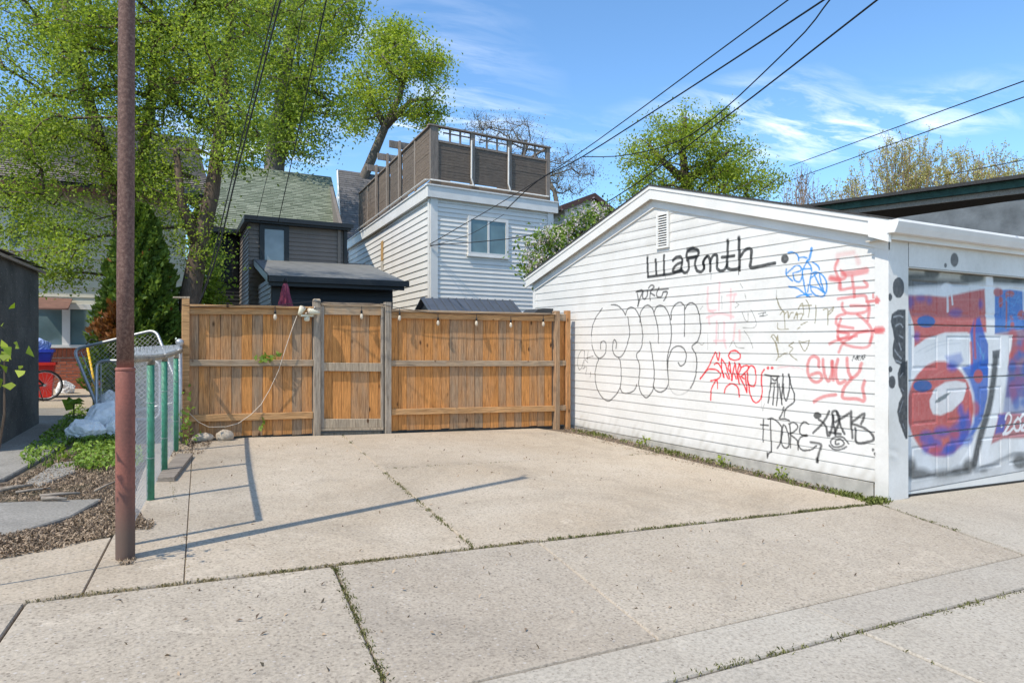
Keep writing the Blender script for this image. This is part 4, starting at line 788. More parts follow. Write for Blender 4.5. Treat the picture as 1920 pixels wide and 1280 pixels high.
for i, (a, b, n, lab) in enumerate(((715, 565, 16, 'leafy green sprig growing through the left fence panel at mid rail'), (775, 530, 8, 'smaller green sprig beside the larger one on left fence panel'), (690, 1070, 7, 'small green seedling near the bottom rail of left fence panel'))):
    c = fp(a, b, FY-.04); pts = c+rng.normal(size=(n, 3))*np.array([.055, .018, .04])
    me = np_mesh('fence_sprig', leaf_quads(pts, .075, .6), 4, 'weed', rng.random(n)); so_ = thing('fence_sprig', lab, 'plant', c, 'sprigs growing through the fence'); mobj('leaves', me, so_)
    mb = MB(); mb.tube([(c[0], FY+.05, c[2]-.02), c, pts[0]], .003, 4); mb.build('stem', 'bark', so_)
def rock(c, r, name, label, seed, grp):
    import bmesh
    bm = bmesh.new(); bmesh.ops.create_icosphere(bm, subdivisions=3, radius=1); rr = np.random.default_rng(seed); ph = rr.random((6, 3))*6
    for v in bm.verts:
        k = 1+sum(.05*math.sin(v.co.x*f+ph[i][0])*math.sin(v.co.y*f+ph[i][1])*math.cos(v.co.z*f+ph[i][2]) for i, f in enumerate((2, 3, 4, 5, 7, 9)))
        v.co = Vector((v.co.x*r[0]*k, v.co.y*r[1]*k, max(-.75, v.co.z)*r[2]*k))
    me = bpy.data.meshes.new(name); bm.to_mesh(me); bm.free(); me.materials.append(MATS['stone']); me.polygons.foreach_set('use_smooth', [True]*len(me.polygons))
    return tag(mobj(name, me, None, (c[0], c[1], gz(c[0], c[1])+r[2]*.55)), label, 'stone', grp)
rock((-5.75, 5.12), (.13, .08, .065), 'stone', 'flat tan fieldstone at the foot of the fence beside left post', 3, 'stones at the fence foot')
rock((-5.49, 5.13), (.105, .08, .085), 'stone', 'rounder pale stone to the right of the flat one at fence foot', 5, 'stones at the fence foot')
pa, pc = G(297, 903), G(337, 857)
mb = MB(); d = np.array([pc[0]-pa[0], pc[1]-pa[1]]); d /= np.linalg.norm(d); n_ = np.array([-d[1], d[0]]); a = np.array([pa[0], pa[1]])
q = [a+n_*.02, a-n_*.13, a-n_*.13+d*1.25, a+n_*.02+d*1.25]; mb.prism([(*p, gz(*p)+.003) for p in q], (0, 0, .038)); tag(mb.build('plank', 'old_plank'), 'grey weathered plank lying on the concrete beside green fence posts', 'plank')

# ---------------------------------------------------------------- building helpers
def face_cam(A, B):                                # order so that the left side of A->B faces the camera
    A, B = np.array(A[:2], float), np.array(B[:2], float); u = B-A; n = np.array([-u[1], u[0]])
    return (A, B) if n@(CAM[:2]-A) > 0 else (B, A)
def siding(par, A, B, z0, z1, course, mt, top=None, th=.12, backing=True, bmat=None):
    A, B = face_cam(A, B); Lg = np.linalg.norm(B-A); u = (B-A)/Lg; n = np.array([-u[1], u[0]]); rz = math.atan2(u[1], u[0])
    tf = top or (lambda s: z1)
    if backing:
        ss = np.linspace(0, Lg, 9); mb = MB(); P = [(0, 0, z0), (Lg, 0, z0)]+[(s, 0, tf(s)) for s in ss[::-1]]
        mb.prism([(A[0]+u[0]*s, A[1]+u[1]*s, z) for s, _, z in P], (-n[0]*th, -n[1]*th, 0)); mb.build('wall', bmat or mt, par)
    me = None; nb = int(math.ceil((z1-z0)/course))
    for k in range(nb):
        zb = z0+k*course; zt = min(zb+course, z1)
        if top:
            ss = np.linspace(0, Lg, 241); ok = ss[np.array([tf(s) for s in ss]) > zb+.01]
            if len(ok) < 3: continue
            s0, s1 = ok[0], ok[-1]; ok2 = ss[np.array([tf(s) for s in ss]) > zt]; t0, t1 = (ok2[0], ok2[-1]) if len(ok2) > 2 else ((s0+s1)/2-.02, (s0+s1)/2+.02)
        else: s0 = t0 = 0; s1 = t1 = Lg
        if top or me is None or zt-zb < course-1e-6:
            mb = MB(); h = zt-zb
            mb.add([(s0, .001, 0), (s1, .001, 0), (s1, .028, 0), (s0, .028, 0), (t0, .001, h), (t1, .001, h), (t1, .004, h), (t0, .004, h)],
                   [(0, 3, 2, 1), (4, 5, 6, 7), (0, 1, 5, 4), (1, 2, 6, 5), (2, 3, 7, 6), (3, 0, 4, 7)]); m_ = mb.mesh('siding_board', mt)
            if not top and zt-zb > course-1e-6: me = m_
        else: m_ = me
        o = bpy.data.objects.new('siding_board', m_); C.objects.link(o); o.location = (A[0], A[1], zb); o.rotation_euler = (0, 0, rz); setpar(o, par)
    return A, u, n, Lg
def wbox(par, name, fr, s0, s1, z0, z1, o0, o1, mt):   # box on a wall frame (A,u,n,L)
    A, u, n, _ = fr; mb = MB(); p = A+u*s0+n*o0
    mb.obox((p[0], p[1], z0), (u[0]*(s1-s0), u[1]*(s1-s0), 0), (n[0]*(o1-o0), n[1]*(o1-o0), 0), (0, 0, z1-z0)); return mb.build(name, mt, par)
def spx(fr, px):                                    # wall distance s at a photo column
    A, u, n, Lg = fr; k = (px-960)/FPX; q = np.array([*A, 0])-[CAM[0], CAM[1], 0]; d = np.array([*u, 0]); return float((k*(q@Fv)-q@Rv)/(d@Rv-k*(d@Fv)))
def zpx(fr, px, py):
    s = spx(fr, px); A, u, n, _ = fr; p = A+u*s; return zrow(py, depth(p))
def window(par, fr, pa, pb_, ytop, ybot, fw=.07, fm='white_trim', gm='glass_dark', mull=0, bars=0):
    s0, s1 = sorted((spx(fr, pa), spx(fr, pb_))); pm = (pa+pb_)/2; z1, z0 = zpx(fr, pm, ytop), zpx(fr, pm, ybot)
    A, u, n, _ = fr; mb = MB()
    def bx(a, b, c, d, o0=.0, o1=.068):
        p = A+u*a+n*o0; mb.obox((p[0], p[1], c), (u[0]*(b-a), u[1]*(b-a), 0), (n[0]*(o1-o0), n[1]*(o1-o0), 0), (0, 0, d-c))
    bx(s0, s0+fw, z0, z1); bx(s1-fw, s1, z0, z1); bx(s0+fw, s1-fw, z1-fw, z1); bx(s0+fw, s1-fw, z0, z0+fw); bx(s0-.03, s1+.03, z0-.04, z0-.001, 0, .09)
    for i in range(mull):
        c = s0+(s1-s0)*(i+1)/(mull+1); bx(c-.03, c+.03, z0+fw, z1-fw, 0, .06)
    wo_ = mb.build('window', fm, par)
    cs = [s0+fw]+[s0+(s1-s0)*(i+1)/(mull+1) for i in range(mull)]+[s1-fw]
    for i, (a, b) in enumerate(zip(cs[:-1], cs[1:])):
        wbox(wo_, 'pane', fr, a+(.03 if i else 0), b-(.03 if i < mull else 0), z0+fw, z1-fw, .036, .044, gm)
    return wo_
def shingles(par, P0, P1, P2, P3, mt, course=.14, tab=.3, name='shingles'):  # P0-P1 along the eave, P3-P2 along the ridge
    P0, P1, P2, P3 = map(lambda p: np.array(p, float), (P0, P1, P2, P3)); Hs = np.linalg.norm(P3-P0); Wd = np.linalg.norm(P1-P0); nr = int(Hs/course)
    nrm = np.cross(P1-P0, P3-P0); nrm /= np.linalg.norm(nrm); nrm = nrm if nrm[2] > 0 else -nrm
    Q = []; T = []
    for r in range(nr+1):
        v0, v1 = r/nr, min(1, (r+1.25)/nr)
        if r == nr: continue
        L0, R0 = P0+(P3-P0)*v0, P1+(P2-P1)*v0; L1, R1 = P0+(P3-P0)*v1, P1+(P2-P1)*v1; x = -random.random()*tab; wd = np.linalg.norm(R0-L0)
        while x < wd:
            xe = x+tab*random.uniform(.6, 1.3); a, b = max(0, x)/wd, min(wd, xe-.006)/wd
            if b > a:
                lift = nrm*(.014+random.random()*.01); Q.append([L0+(R0-L0)*a+lift, L0+(R0-L0)*b+lift, L1+(R1-L1)*b+nrm*.002, L1+(R1-L1)*a+nrm*.002]); T.append(random.random())
            x = xe
    o = mobj(name, np_mesh(name, np.array(Q), 4, mt, np.array(T)), par); o['kind'] = 'stuff'; return o
def slabroof(par, P, th, mt, name='roof'):
    mb = MB(); mb.prism(P, (0, 0, -th)); return mb.build(name, mt, par)
# ---------------------------------------------------------------- white house with the roof deck
VL, VR = 385, 2900
K = at(808, 640, 19.)[:2]; KR = along(K, VR, 1036); KL = along(K, VL, 654)
wh = thing('white_house', 'white clapboard two-storey house with a wooden deck on its flat roof', 'house', (*K, gz(*K)))
zT = zrow(347, 19.); zF = zrow(371, 19.); zg = 0.1
frF = siding(wh, K, KR, zg, zF, .127, 'vinyl_white'); frS = siding(wh, K, KL, zg, zF, .2, 'vinyl_white')
def corner(par, P, z0, z1, w_, mt):
    mb = MB(); mb.box((P[0]-w_/2, P[1]-w_/2, z0), (P[0]+w_/2, P[1]+w_/2, z1)); return mb.build('corner_trim', mt, par)
dF, dS = dirv(VR), dirv(VL); nF = np.array([dF[1], -dF[0], 0]); nS = np.array([-dS[1], dS[0], 0])
if nF@(CAM-np.array([*K, CAM[2]])) < 0: nF = -nF
if nS@(CAM-np.array([*K, CAM[2]])) < 0: nS = -nS
kp = np.array([*K, 0]); Ls, Lf = np.linalg.norm(KL-K), np.linalg.norm(KR-K)
mb = MB(); mb.obox(kp+nF*.02-dF*.03+np.array([0, 0, zg]), dF*.22, nF*.03, np.array([0, 0, zF-zg])); mb.obox(kp+nS*.02+np.array([0, 0, zg]), dS*.16, nS*.03, np.array([0, 0, zF-zg])); mb.build('corner_trim', 'white_trim', wh)
mb = MB(); mb.obox(kp+dF*(Lf-.22)+nF*.02+np.array([0, 0, zg]), dF*.22, nF*.03, np.array([0, 0, zF-zg])); mb.build('corner_trim', 'white_trim', wh)
def strip(par, name, mt, s0, s1, z0, z1, o0, o1, front=True):
    d, n = (dF, nF) if front else (dS, nS); mb = MB(); mb.obox(kp+d*s0+n*o0+np.array([0, 0, z0]), d*(s1-s0), n*(o1-o0), np.array([0, 0, z1-z0])); return mb.build(name, mt, par)
strip(wh, 'fascia_board', 'white_trim', -.16, Lf+.12, zF, zT-.04, .0, .13); strip(wh, 'fascia_board', 'white_trim', -.02, Ls, zF, zT-.04, .0, .13, False)
strip(wh, 'roof_edge', 'white_trim', -.19, Lf+.15, zT-.04, zT, -.02, .16); strip(wh, 'roof_edge', 'white_trim', 0, Ls, zT-.04, zT, -.02, .16, False)
mb = MB(); mb.prism([kp+np.array([0, 0, zT-.05]), kp+dF*Lf+np.array([0, 0, zT-.05]), kp+dF*Lf+dS*Ls+np.array([0, 0, zT-.05]), kp+dS*Ls+np.array([0, 0, zT-.05])], (0, 0, .04)); mb.build('flat_roof', 'roof_membrane', wh)
window(wh, frF, 876, 951, 409, 481, .09, 'white_trim', 'glass_teal', 1)
s_ = spx(frS, 718); wbox(wh, 'boarded_opening', frS, s_-.16, s_+.16, zpx(frS, 718, 489), zpx(frS, 718, 452), .03, .04, 'orange_board'); wbox(wh, 'opening_trim', frS, s_-.16, s_+.16, zpx(frS, 718, 520), zpx(frS, 718, 490), .03, .04, 'soffit_beige')
# the roof deck
deck = thing('roof_deck', 'weathered brown slatted privacy deck on the white house roof', 'deck', (K[0], K[1], zT))
zB, zR = zrow(339, 19.), zrow(233, 19.)
LfD = np.linalg.norm(along(K, VR, 1027)-K); LsD = np.linalg.norm(along(K, VL, 674)-K)
strip(deck, 'base_beam', 'deck_wood', 0, LfD+.1, zT+.001, zB+.02, -.10, .0); strip(deck, 'base_beam', 'deck_wood', 0.1, LsD, zT+.001, zB+.02, -.10, 0., False)
def sF(px): return np.linalg.norm(along(K, VR, px)-K)
def sS(px): return np.linalg.norm(along(K, VL, px)-K)
fposts = [sF(p) for p in (817, 886, 955)]+[LfD]; zS = zrow(264, 19.)
for i, s in enumerate(fposts): strip(deck, 'post', 'deck_post', s-.07 if i else -.02, s+.07, zB+.021, zR-.04, -.05, .03)
strip(deck, 'top_rail', 'deck_post', -.08, LfD+.1, zR-.04, zR, -.09, .06); strip(deck, 'top_rail', 'deck_post', .06, LsD, zR-.041, zR-.001, -.06, .05, False)
sl_ = .085
for a, b in zip(fposts[:-1], fposts[1:]):
    mb = MB(); z = zB+.08
    while z < zS:
        j = random.uniform(-.004, .004); mb.obox(kp+dF*(a+.07)+nF*(-.02+j)+np.array([0, 0, z]), dF*(b-a-.14), nF*.02, np.array([0, 0, sl_-.004])); z += sl_
    stuff(mb.build('slat_panel', 'deck_wood', deck)); strip(deck, 'screen_rail', 'deck_post', a+.071, b-.071, zS, zS+.05, -.04, .02)
    for q in (.38, .66): strip(deck, 'baluster', 'deck_post', a+(b-a)*q-.025, a+(b-a)*q+.025, zS+.051, zR-.041, -.02, .02)
    strip(deck, 'lattice_rail', 'deck_post', a+(b-a)*.2, b-.08, zS+.27, zS+.31, -.018, -.0)
sposts = [sS(p) for p in (779, 754, 731, 710, 690)]+[LsD]; prev = .02
for i, s in enumerate(sposts):
    tall = i in (1, 2, 3)
    strip(deck, 'post', 'deck_post', s-.06, s+.06, zB+.021, zR-.042 if not tall else zR+.33, .051 if tall else -.03, .12 if tall else .03, False)
    mb = MB(); z = zB+.06
    while z < zR-.1:
        j = random.uniform(-.004, .004); mb.obox(kp+dS*(prev+.06)+nS*(-.02+j)+np.array([0, 0, z]), dS*(s-prev-.12), nS*.02, np.array([0, 0, sl_-.004])); z += sl_
    stuff(mb.build('slat_panel', 'deck_wood', deck)); prev = s
    if tall:
        mb = MB(); mb.obox(kp+dS*(s-.04)+nS*.42+np.array([0, 0, zR+.1]), dS*.07, dF*(Lf*.8), np.array([0, 0, .22])); mb.build('pergola_beam', 'deck_post', deck)
mb = MB(); mb.obox(kp+dF*LfD-nF*.05+np.array([0, 0, zB+.05]), dF*.04, dS*4, np.array([0, 0, zS-zB])); mb.build('slat_panel', 'deck_wood', deck)
mb = MB(); mb.obox(kp+dF*LfD-nF*.05+np.array([0, 0, zR-.03]), dF*.08, dS*4, np.array([0, 0, .04])); mb.build('top_rail', 'deck_post', deck)
pipe = [kp+dS*s+nS*.16+np.array([0, 0, z]) for s, z in ((LsD, zB+.02), (.0, zB+.02))]+[kp+nF*.05+np.array([0, 0, zB+.02]), kp+dF*LfD+nF*.05+np.array([0, 0, zB+.02])]
mb = MB(); mb.tube(pipe, .022, 6); mb.build('conduit', 'white_trim', deck)
for s in fposts[1:3]:
    b_ = kp+dF*s+nF*.06; mb = MB(); mb.tube([b_+np.array([0, 0, zB+.03]), b_-dF*.07+np.array([0, 0, zB+.22]), b_-dF*.06+np.array([0, 0, zS+.2])], .024, 6); mb.build('conduit', 'white_trim', deck)
# pitched main house behind the flat roof
mh = thing('gable_house', 'steep grey-shingled house rising behind the white flat-roofed one', 'house', (*KL, .2))
E0 = np.array([*KL, 0])+nS*.25; ez = zrow(520, depth(KL)); dR = depth(KL)+4.5
rl = at(634, 318, dR); rr = np.array([*along(rl, VR, 760), rl[2]])
el = np.array([E0[0], E0[1], zrow(495, depth(E0))]); er = el+(rr-rl)
slabroof(mh, [el, er, rr, rl], .12, 'roof_dark'); shingles(mh, el, er, rr, rl, 'shingle_grey', .17, .36)
mb = MB(); off = np.array([.12*dF[0], .12*dF[1], -.13]); gl = [el+off, rl+off, rl+off+dS*6+np.array([0, 0, -(rl-el)[2]])]
mb.prism(gl, dF*.1); mb.build('gable_wall', 'vinyl_white', mh)
mb = MB(); mb.bar(el+np.array([0, 0, -.15])-dF*.05, rl+np.array([0, 0, -.15])-dF*.05, .06, .3); mb.build('rake_board', 'white_trim', mh)
siding(mh, KL+dS[:2]*0-nS[:2]*.05, KL-dF[:2]*.9, .2, ez+.3, .25, 'vinyl_white')
# ---------------------------------------------------------------- dark sided house with green roof
dh = thing('dark_house', 'dark taupe sided house with pale green shingle roof and black trim', 'house', (*at(560, 640, 19)[:2], .2))
A1 = at(467, 640, 18.6)[:2]; A2 = along(A1, 3100, 646); A0 = along(A1, 330, 450)
zt1 = zrow(418, 18.6)
frA = siding(dh, A1, A2, .2, zt1, .118, 'siding_taupe'); siding(dh, A1, A0, .2, zt1, .118, 'siding_taupe')
u_ = (A2-A1)/np.linalg.norm(A2-A1); v_ = (A0-A1)/np.linalg.norm(A0-A1); LA = np.linalg.norm(A2-A1); LB = np.linalg.norm(A0-A1)
def P3(p, z): return np.array([p[0], p[1], z])
q = A1-u_*.15-v_*.22; mb = MB(); mb.prism([P3(q, zt1), P3(q+u_*(LA+.3), zt1), P3(q+u_*(LA+.3)+v_*(LB+.6), zt1), P3(q+v_*(LB+.6), zt1)], (0, 0, .15)); mb.build('flat_roof', 'trim_black', dh)
mb = MB(); q2 = q-v_*.08; mb.prism([P3(q2, zt1+.05), P3(q2+u_*(LA+.35), zt1+.05), P3(q2+u_*(LA+.35)+v_*.08, zt1+.05), P3(q2+v_*.08, zt1+.05)], (0, 0, .12)); mb.build('gutter', 'trim_black', dh)
window(dh, frA, 486, 541, 422, 505, .13, 'trim_black', 'glass_sky'); 
wbox(dh, 'corner_trim', frA, spx(frA, 638), spx(frA, 638)+.09, .2, zt1, .018, .05, 'siding_taupe'); wbox(dh, 'downspout', frA, spx(frA, 646)-.05, spx(frA, 646)+.04, .2, zt1, .018, .09, 'trim_black')
B0 = along(A0, 3100, 388); zt2 = zrow(436, depth(A0)); frB = siding(dh, A0-u_*.0, B0, .2, zt2, .118, 'siding_black')
window(dh, frB, 402, 446, 446, 526, .14, 'trim_black', 'glass_dark')
ev = along(A0, 3100, 350); dB = depth(A0)
eL = P3(ev-v_*.35, zt2+.03); eR = P3(along(A0-v_*.35, 3100, 648), zt2+.03)
rzz = zrow(316, dB+4.2); base_ = at(492, 316, dB+4.2); rL = P3(along(base_, 3100, 400), rzz); rR = P3(along(base_, 3100, 621), rzz)
slabroof(dh, [eL, eR, rR, rL], .15, 'trim_black'); shingles(dh, eL, eR, rR, rL, 'shingle_green', .14, .34)
mb = MB(); mb.bar(eL+np.array([0, 0, -.06])-np.array([*v_, 0])*.05, eR+np.array([0, 0, -.06])-np.array([*v_, 0])*.05, .1, .13); mb.build('gutter', 'trim_black', dh)
mb = MB(); c = P3(along(A0, 3100, 464), zt1+.45); mb.tube([c-np.array([0, 0, .4]), c+np.array([0, 0, .1])], .09, 10); mb.build('vent_pipe', 'brown_trim', dh)
mb = MB(); mb.prism([P3(A2+v_*.2, .2), P3(A2+v_*9, .2), P3(A2+v_*9, zt2), P3(rR[:2], rzz-.2), P3(A2+v_*.2, zt2)], (-.1*u_[0], -.1*u_[1], 0)); mb.build('side_wall', 'siding_taupe', dh)
# black lean-to in front of it
lt = thing('lean_to', 'low black-sided lean-to with grey membrane roof behind the fence', 'lean-to', (*at(600, 640, 16)[:2], .15))
C1 = at(509, 640, 16.2)[:2]; C2 = along(C1, 3300, 736); C0 = along(C1, 330, 482); zt3 = zrow(527, 16.2)
frC = siding(lt, C1, C2, .15, zt3, .127, 'siding_black'); uc = (C2-C1)/np.linalg.norm(C2-C1); vc = (C0-C1)/np.linalg.norm(C0-C1); LC, LD = np.linalg.norm(C2-C1), np.linalg.norm(C0-C1)
siding(lt, C1, C0, .15, zt3+.1, .127, 'siding_taupe', top=None)  # one siding: sun on this side and shade in front put into colour
wbox(lt, 'corner_trim', frC, (0 if spx(frC, 509) < 1 else frC[3]-.2), (0 if spx(frC, 509) < 1 else frC[3]-.2)+.2, .15, zt3, .018, .04, 'trim_black')
hC = zrow(490, depth(C0))-zt3
fr0 = C1-uc*.12-vc*.45; mb = MB(); mb.prism([P3(fr0, zt3), P3(fr0+uc*(LC+.3), zt3), P3(fr0+uc*(LC+.3)+vc*(LD+.45), zt3+hC), P3(fr0+vc*(LD+.45), zt3+hC)], (0, 0, .10)); mb.build('roof', 'roof_membrane', lt)
mb = MB(); g0_ = fr0-vc*.1; mb.obox(P3(g0_, zt3-.05), P3(uc*(LC+.4), 0), P3(vc*.1, 0), (0, 0, .14)); mb.obox(P3(g0_+vc*.1, zt3-.14), P3(uc*(LC+.3), 0), P3(vc*.03, 0), (0, 0, .138)); mb.build('gutter', 'trim_black', lt)
mb = MB(); mb.bar(P3(fr0+uc*-.01, zt3+.02), P3(fr0+uc*-.01+vc*(LD+.45), zt3+hC+.02), .03, .16); mb.build('rake_board', 'trim_black', lt)
# closed patio umbrella
ub = at(535, 640, 13.5); um = thing('patio_umbrella', 'closed burgundy patio umbrella standing behind the fence', 'umbrella', (ub[0], ub[1], gz(*ub[:2])))
zt_, zb_ = zrow(530, 13.5), zrow(590, 13.5); mb = MB(); mb.tube([(ub[0], ub[1], gz(*ub[:2])), (ub[0], ub[1], zt_+.05)], .02, 8); mb.build('pole', 'galvanised', um, True)
mb = MB(); ns = 20; vs_ = []; 
lv = [(zt_, .03), (zt_-.08, .06), (zt_-.25, .085), (zt_-.45, .12), (zt_-.62, .15), (zt_-.8, .13)]
for z, r in lv:
    for k in range(ns): a = 2*math.pi*k/ns; rr_ = r*(1+.5*(1 if k % 2 else -1)*(zt_-z+.1)); vs_.append((ub[0]+rr_*math.cos(a), ub[1]+rr_*math.sin(a), z-.05*(k % 2)*(zt_-z)))
mb.add(vs_, [(i*ns+k, i*ns+(k+1) % ns, (i+1)*ns+(k+1) % ns, (i+1)*ns+k) for i in range(len(lv)-1) for k in range(ns)]+[tuple(range(ns))]); mb.build('canopy', 'umbrella_cloth', um)
mb = MB(); mb.tube([(ub[0], ub[1], zt_-.02), (ub[0], ub[1], zt_+.04), (ub[0], ub[1], zt_+.08), (ub[0], ub[1], zt_+.11)], [.035, .045, .035, .01], 10); mb.build('finial', 'black_rubber', um, True)
# metal-roofed garden shed behind the fence
sd_ = thing('garden_shed', 'small shed with dark grey ribbed metal roof behind the fence', 'shed', (*at(880, 640, 12.8)[:2], 0))
S0 = at(789, 558, 12.6); S1 = np.array([*along(S0, 3300, 961), S0[2]]); us = (S1-S0)/np.linalg.norm(S1-S0); vs2 = np.array([us[1], -us[0], 0]); 
if vs2@(CAM-S0) < 0: vs2 = -vs2
sl2 = vs2*.75+np.array([0, 0, -.48]); 
for sgn in (1, -1):
    sv = sl2 if sgn > 0 else np.array([-sl2[0], -sl2[1], sl2[2]])
    mb = MB(); mb.prism([S0, S1, S1+sv, S0+sv], (0, 0, -.02)); ro = mb.build('roof', 'shed_metal', sd_)
    L_ = np.linalg.norm(S1-S0); nr_ = 12
    rib = MB(); rib.obox((0, 0, 0), us*.025, sv, np.array([0, 0, .018])); rm = rib.mesh('roof_rib', 'shed_metal')
    for k in range(nr_): mobj('roof_rib', rm, ro, S0+us*(.05+(L_-.12)*k/(nr_-1))+np.array([0, 0, .001]))
b4 = [S0+sl2*.88, S0+np.array([-sl2[0], -sl2[1], sl2[2]])*.88]
for P in (S0+us*.08, S1-us*.12):
    mb = MB(); o_ = P-S0; mb.prism([P+np.array([0, 0, -.04]), b4[0]+o_+np.array([0, 0, -.04]), P3((b4[0]+o_)[:2], .05), P3((b4[1]+o_)[:2], .05), b4[1]+o_+np.array([0, 0, -.04])], us*.03); mb.build('gable_wall', 'trim_black', sd_)
mb = MB(); f_ = b4[0]+us*.08; mb.obox(P3(f_[:2], .05), us*(L_-.2), -vs2*.03, np.array([0, 0, f_[2]-.1])); mb.build('front_wall', 'trim_black', sd_)
bq = at(1018, 640, 12.2)
bb = thing('covered_grill', 'dark covered barbecue just showing over the fence by the garage', 'barbecue', (bq[0], bq[1], 0)); zt4 = zrow(579, 12.2)
mb = MB(); mb.prism([(bq[0]-.36, bq[1]-.2, zt4-.13), (bq[0]-.22, bq[1]-.2, zt4-.02), (bq[0]-.1, bq[1]-.2, zt4), (bq[0]+.17, bq[1]-.2, zt4), (bq[0]+.24, bq[1]-.2, zt4-.03), (bq[0]+.27, bq[1]-.2, zt4-.13)], (0, .45, 0)); mb.build('hood', 'bbq_cover', bb)
mb = MB(); mb.box((bq[0]-.34, bq[1]-.19, gz(*bq[:2])), (bq[0]+.25, bq[1]+.24, zt4-.131)); mb.build('body', 'bbq_cover', bb)
# small cream house far right
ch = thing('cream_house', 'small cream house with brown gable trim behind the lilac bush', 'house', (*at(1100, 640, 27)[:2], 0))
c1 = at(1059, 640, 26.)[:2]; c2 = along(c1, 2400, 1156); c0 = along(c1, 330, 1036); ze = zrow(393, 26.); za = zrow(374, 27.); 
Lc = np.linalg.norm(c2-c1); uq = (c2-c1)/Lc
frH = siding(ch, c1, c2, 0, za, .127, 'vinyl_cream', top=lambda s: ze+(za-ze)*(1-abs(s-Lc/2)/(Lc/2))); siding(ch, c1, c0, 0, ze, .127, 'vinyl_cream')
vq = (c0-c1)/np.linalg.norm(c0-c1); n3 = np.array([*(-vq), 0])
for s, e in ((-.35, Lc/2), (Lc+.35, Lc/2)):
    zs_ = ze-(za-ze)/(Lc/2)*.35+.06; a = P3(c1+uq*s, zs_)+n3*.2; b = P3(c1+uq*e, za+.06)+n3*.2
    mb = MB(); mb.prism([a+np.array([0, 0, -.05]), b+np.array([0, 0, -.05]), b+np.array([0, 0, .16]), a+np.array([0, 0, .16])], n3*.05); mb.build('rake_board', 'brown_trim', ch)
    mb = MB(); mb.prism([a, b, b-n3*7, a-n3*7], (0, 0, .14)); mb.build('roof', 'roof_dark', ch)
window(ch, frH, 1074, 1100, 405, 450, .08, 'white_trim', 'glass_dark')
# ---------------------------------------------------------------- old garage on the right
og = thing('old_garage', 'old grey stuccoed garage with peeling green eave boards behind the white garage', 'garage', (6.4, 2, -.2))
ga_, gb_ = PX(1545, 386, 6.3), PX(1960, 331, 6.3); 
mb = MB(); mb.prism([(6.43, gb_[1]-.6, -.3), (6.43, 8, -.3), (6.43, 8, ga_[2]-.42), (6.43, gb_[1]-.6, gb_[2]-.30)], (.2, 0, 0)); mb.build('wall', 'old_stucco', og)
mb = MB(); mb.prism([(6.2, gb_[1]-.6, gb_[2]-.02), (6.2, 8, ga_[2]+.16), (6.2, 8, ga_[2]+.22), (6.2, gb_[1]-.6, gb_[2]+.04)], (5, 0, 0)); mb.build('roof', 'roof_dark', og)
mb = MB(); mb.prism([(6.3, gb_[1]-.6, gb_[2]-.15), (6.3, 8, ga_[2]+.03), (6.3, 8, ga_[2]+.155), (6.3, gb_[1]-.6, gb_[2]-.025)], (.05, 0, 0)); mb.build('eave_board', 'green_trim', og)
mb = MB(); mb.prism([(6.36, gb_[1]-.6, gb_[2]-.25), (6.36, 8, ga_[2]-.07), (6.36, 8, ga_[2]+.025), (6.36, gb_[1]-.6, gb_[2]-.155)], (.05, 0, 0)); mb.build('lower_eave_board', 'old_plank', og)
# ---------------------------------------------------------------- dark block shed on the left
bs = thing('block_shed', 'dark stained concrete shed with curling shingle roof at the left edge', 'shed', (-8.6, 5.5, .2))
W1 = at(73, 640, 9.3)[:2]; W0 = at(0, 640, 7.57)[:2]; dw = (W0-W1)/np.linalg.norm(W0-W1); W0 = W0+dw*.45; LW = np.linalg.norm(W0-W1); nw = np.array([dw[1], -dw[0]])
if nw@(CAM[:2]-W1) > 0: nw = -nw
def wp(s_, o_, z): p = W1+dw*s_+nw*o_; return np.array([p[0], p[1], z])
for k in range(6):
    z0 = .08+k*.378; j = random.uniform(0, .004); mb = MB(); mb.obox(wp(0, j, z0), wp(LW, j, z0)-wp(0, j, z0), wp(0, .17, z0)-wp(0, 0, z0), (0, 0, .377)); mb.build('block_course', 'block_dark', bs)
for s_ in (0, LW-.2):
    mb = MB(); mb.obox(wp(s_, .18, 0), wp(.2, 0, 0)-wp(0, 0, 0), wp(0, 2.6, 0)-wp(0, 0, 0), (0, 0, 2.34)); mb.build('wall', 'block_dark', bs)
RB = [(LW+.1, -.07, 2.335), (-.06, -.07, 2.335), (-.06, 2.9, 3.1), (LW+.1, 2.9, 3.1)]
mb = MB(); mb.prism([wp(*q) for q in RB], (0, 0, .035)); rf = mb.build('roof', 'old_plank', bs)
up3 = np.array([0, 0, .04]); shingles(rf, wp(*RB[0])+up3-np.array([*nw, 0])*.03, wp(*RB[1])+up3-np.array([*nw, 0])*.03, wp(*RB[2])+up3, wp(*RB[3])+up3, 'shingle_grey', .16, .3)
# ---------------------------------------------------------------- neighbouring brick and cream house
NY = 12.6
nb_ = thing('neighbour_house', 'cream-sided neighbour house with red brick base behind the big tree', 'house', (-9, NY, .4))
def ny(px, py): return PY(px, py, NY)
xr = ny(348, 640)[0]; xl = -16.; zs0 = .3; zbk = ny(120, 651)[2]; zw = ny(120, 575)[2]; zev = ny(60, 352)[2]
frN = siding(nb_, (xl, NY), (xr, NY), zw, zev, .2, 'vinyl_cream', bmat='vinyl_cream')
mb = MB(); mb.box((xl, NY+.03, 0), (xr, NY+.2, zbk-.02)); mb.build('mortar_wall', 'mortar', nb_)
bl, bh, jt = .215, .066, .011; bm_ = MB(); bm_.box((0, 0, 0), (bl-jt, .1, bh-jt)); bme = bm_.mesh('brick', 'brick_red'); bms = MB(); bms.box((0, 0, 0), (bh, .1, .19)); bse = bms.mesh('soldier_brick', 'brick_red')
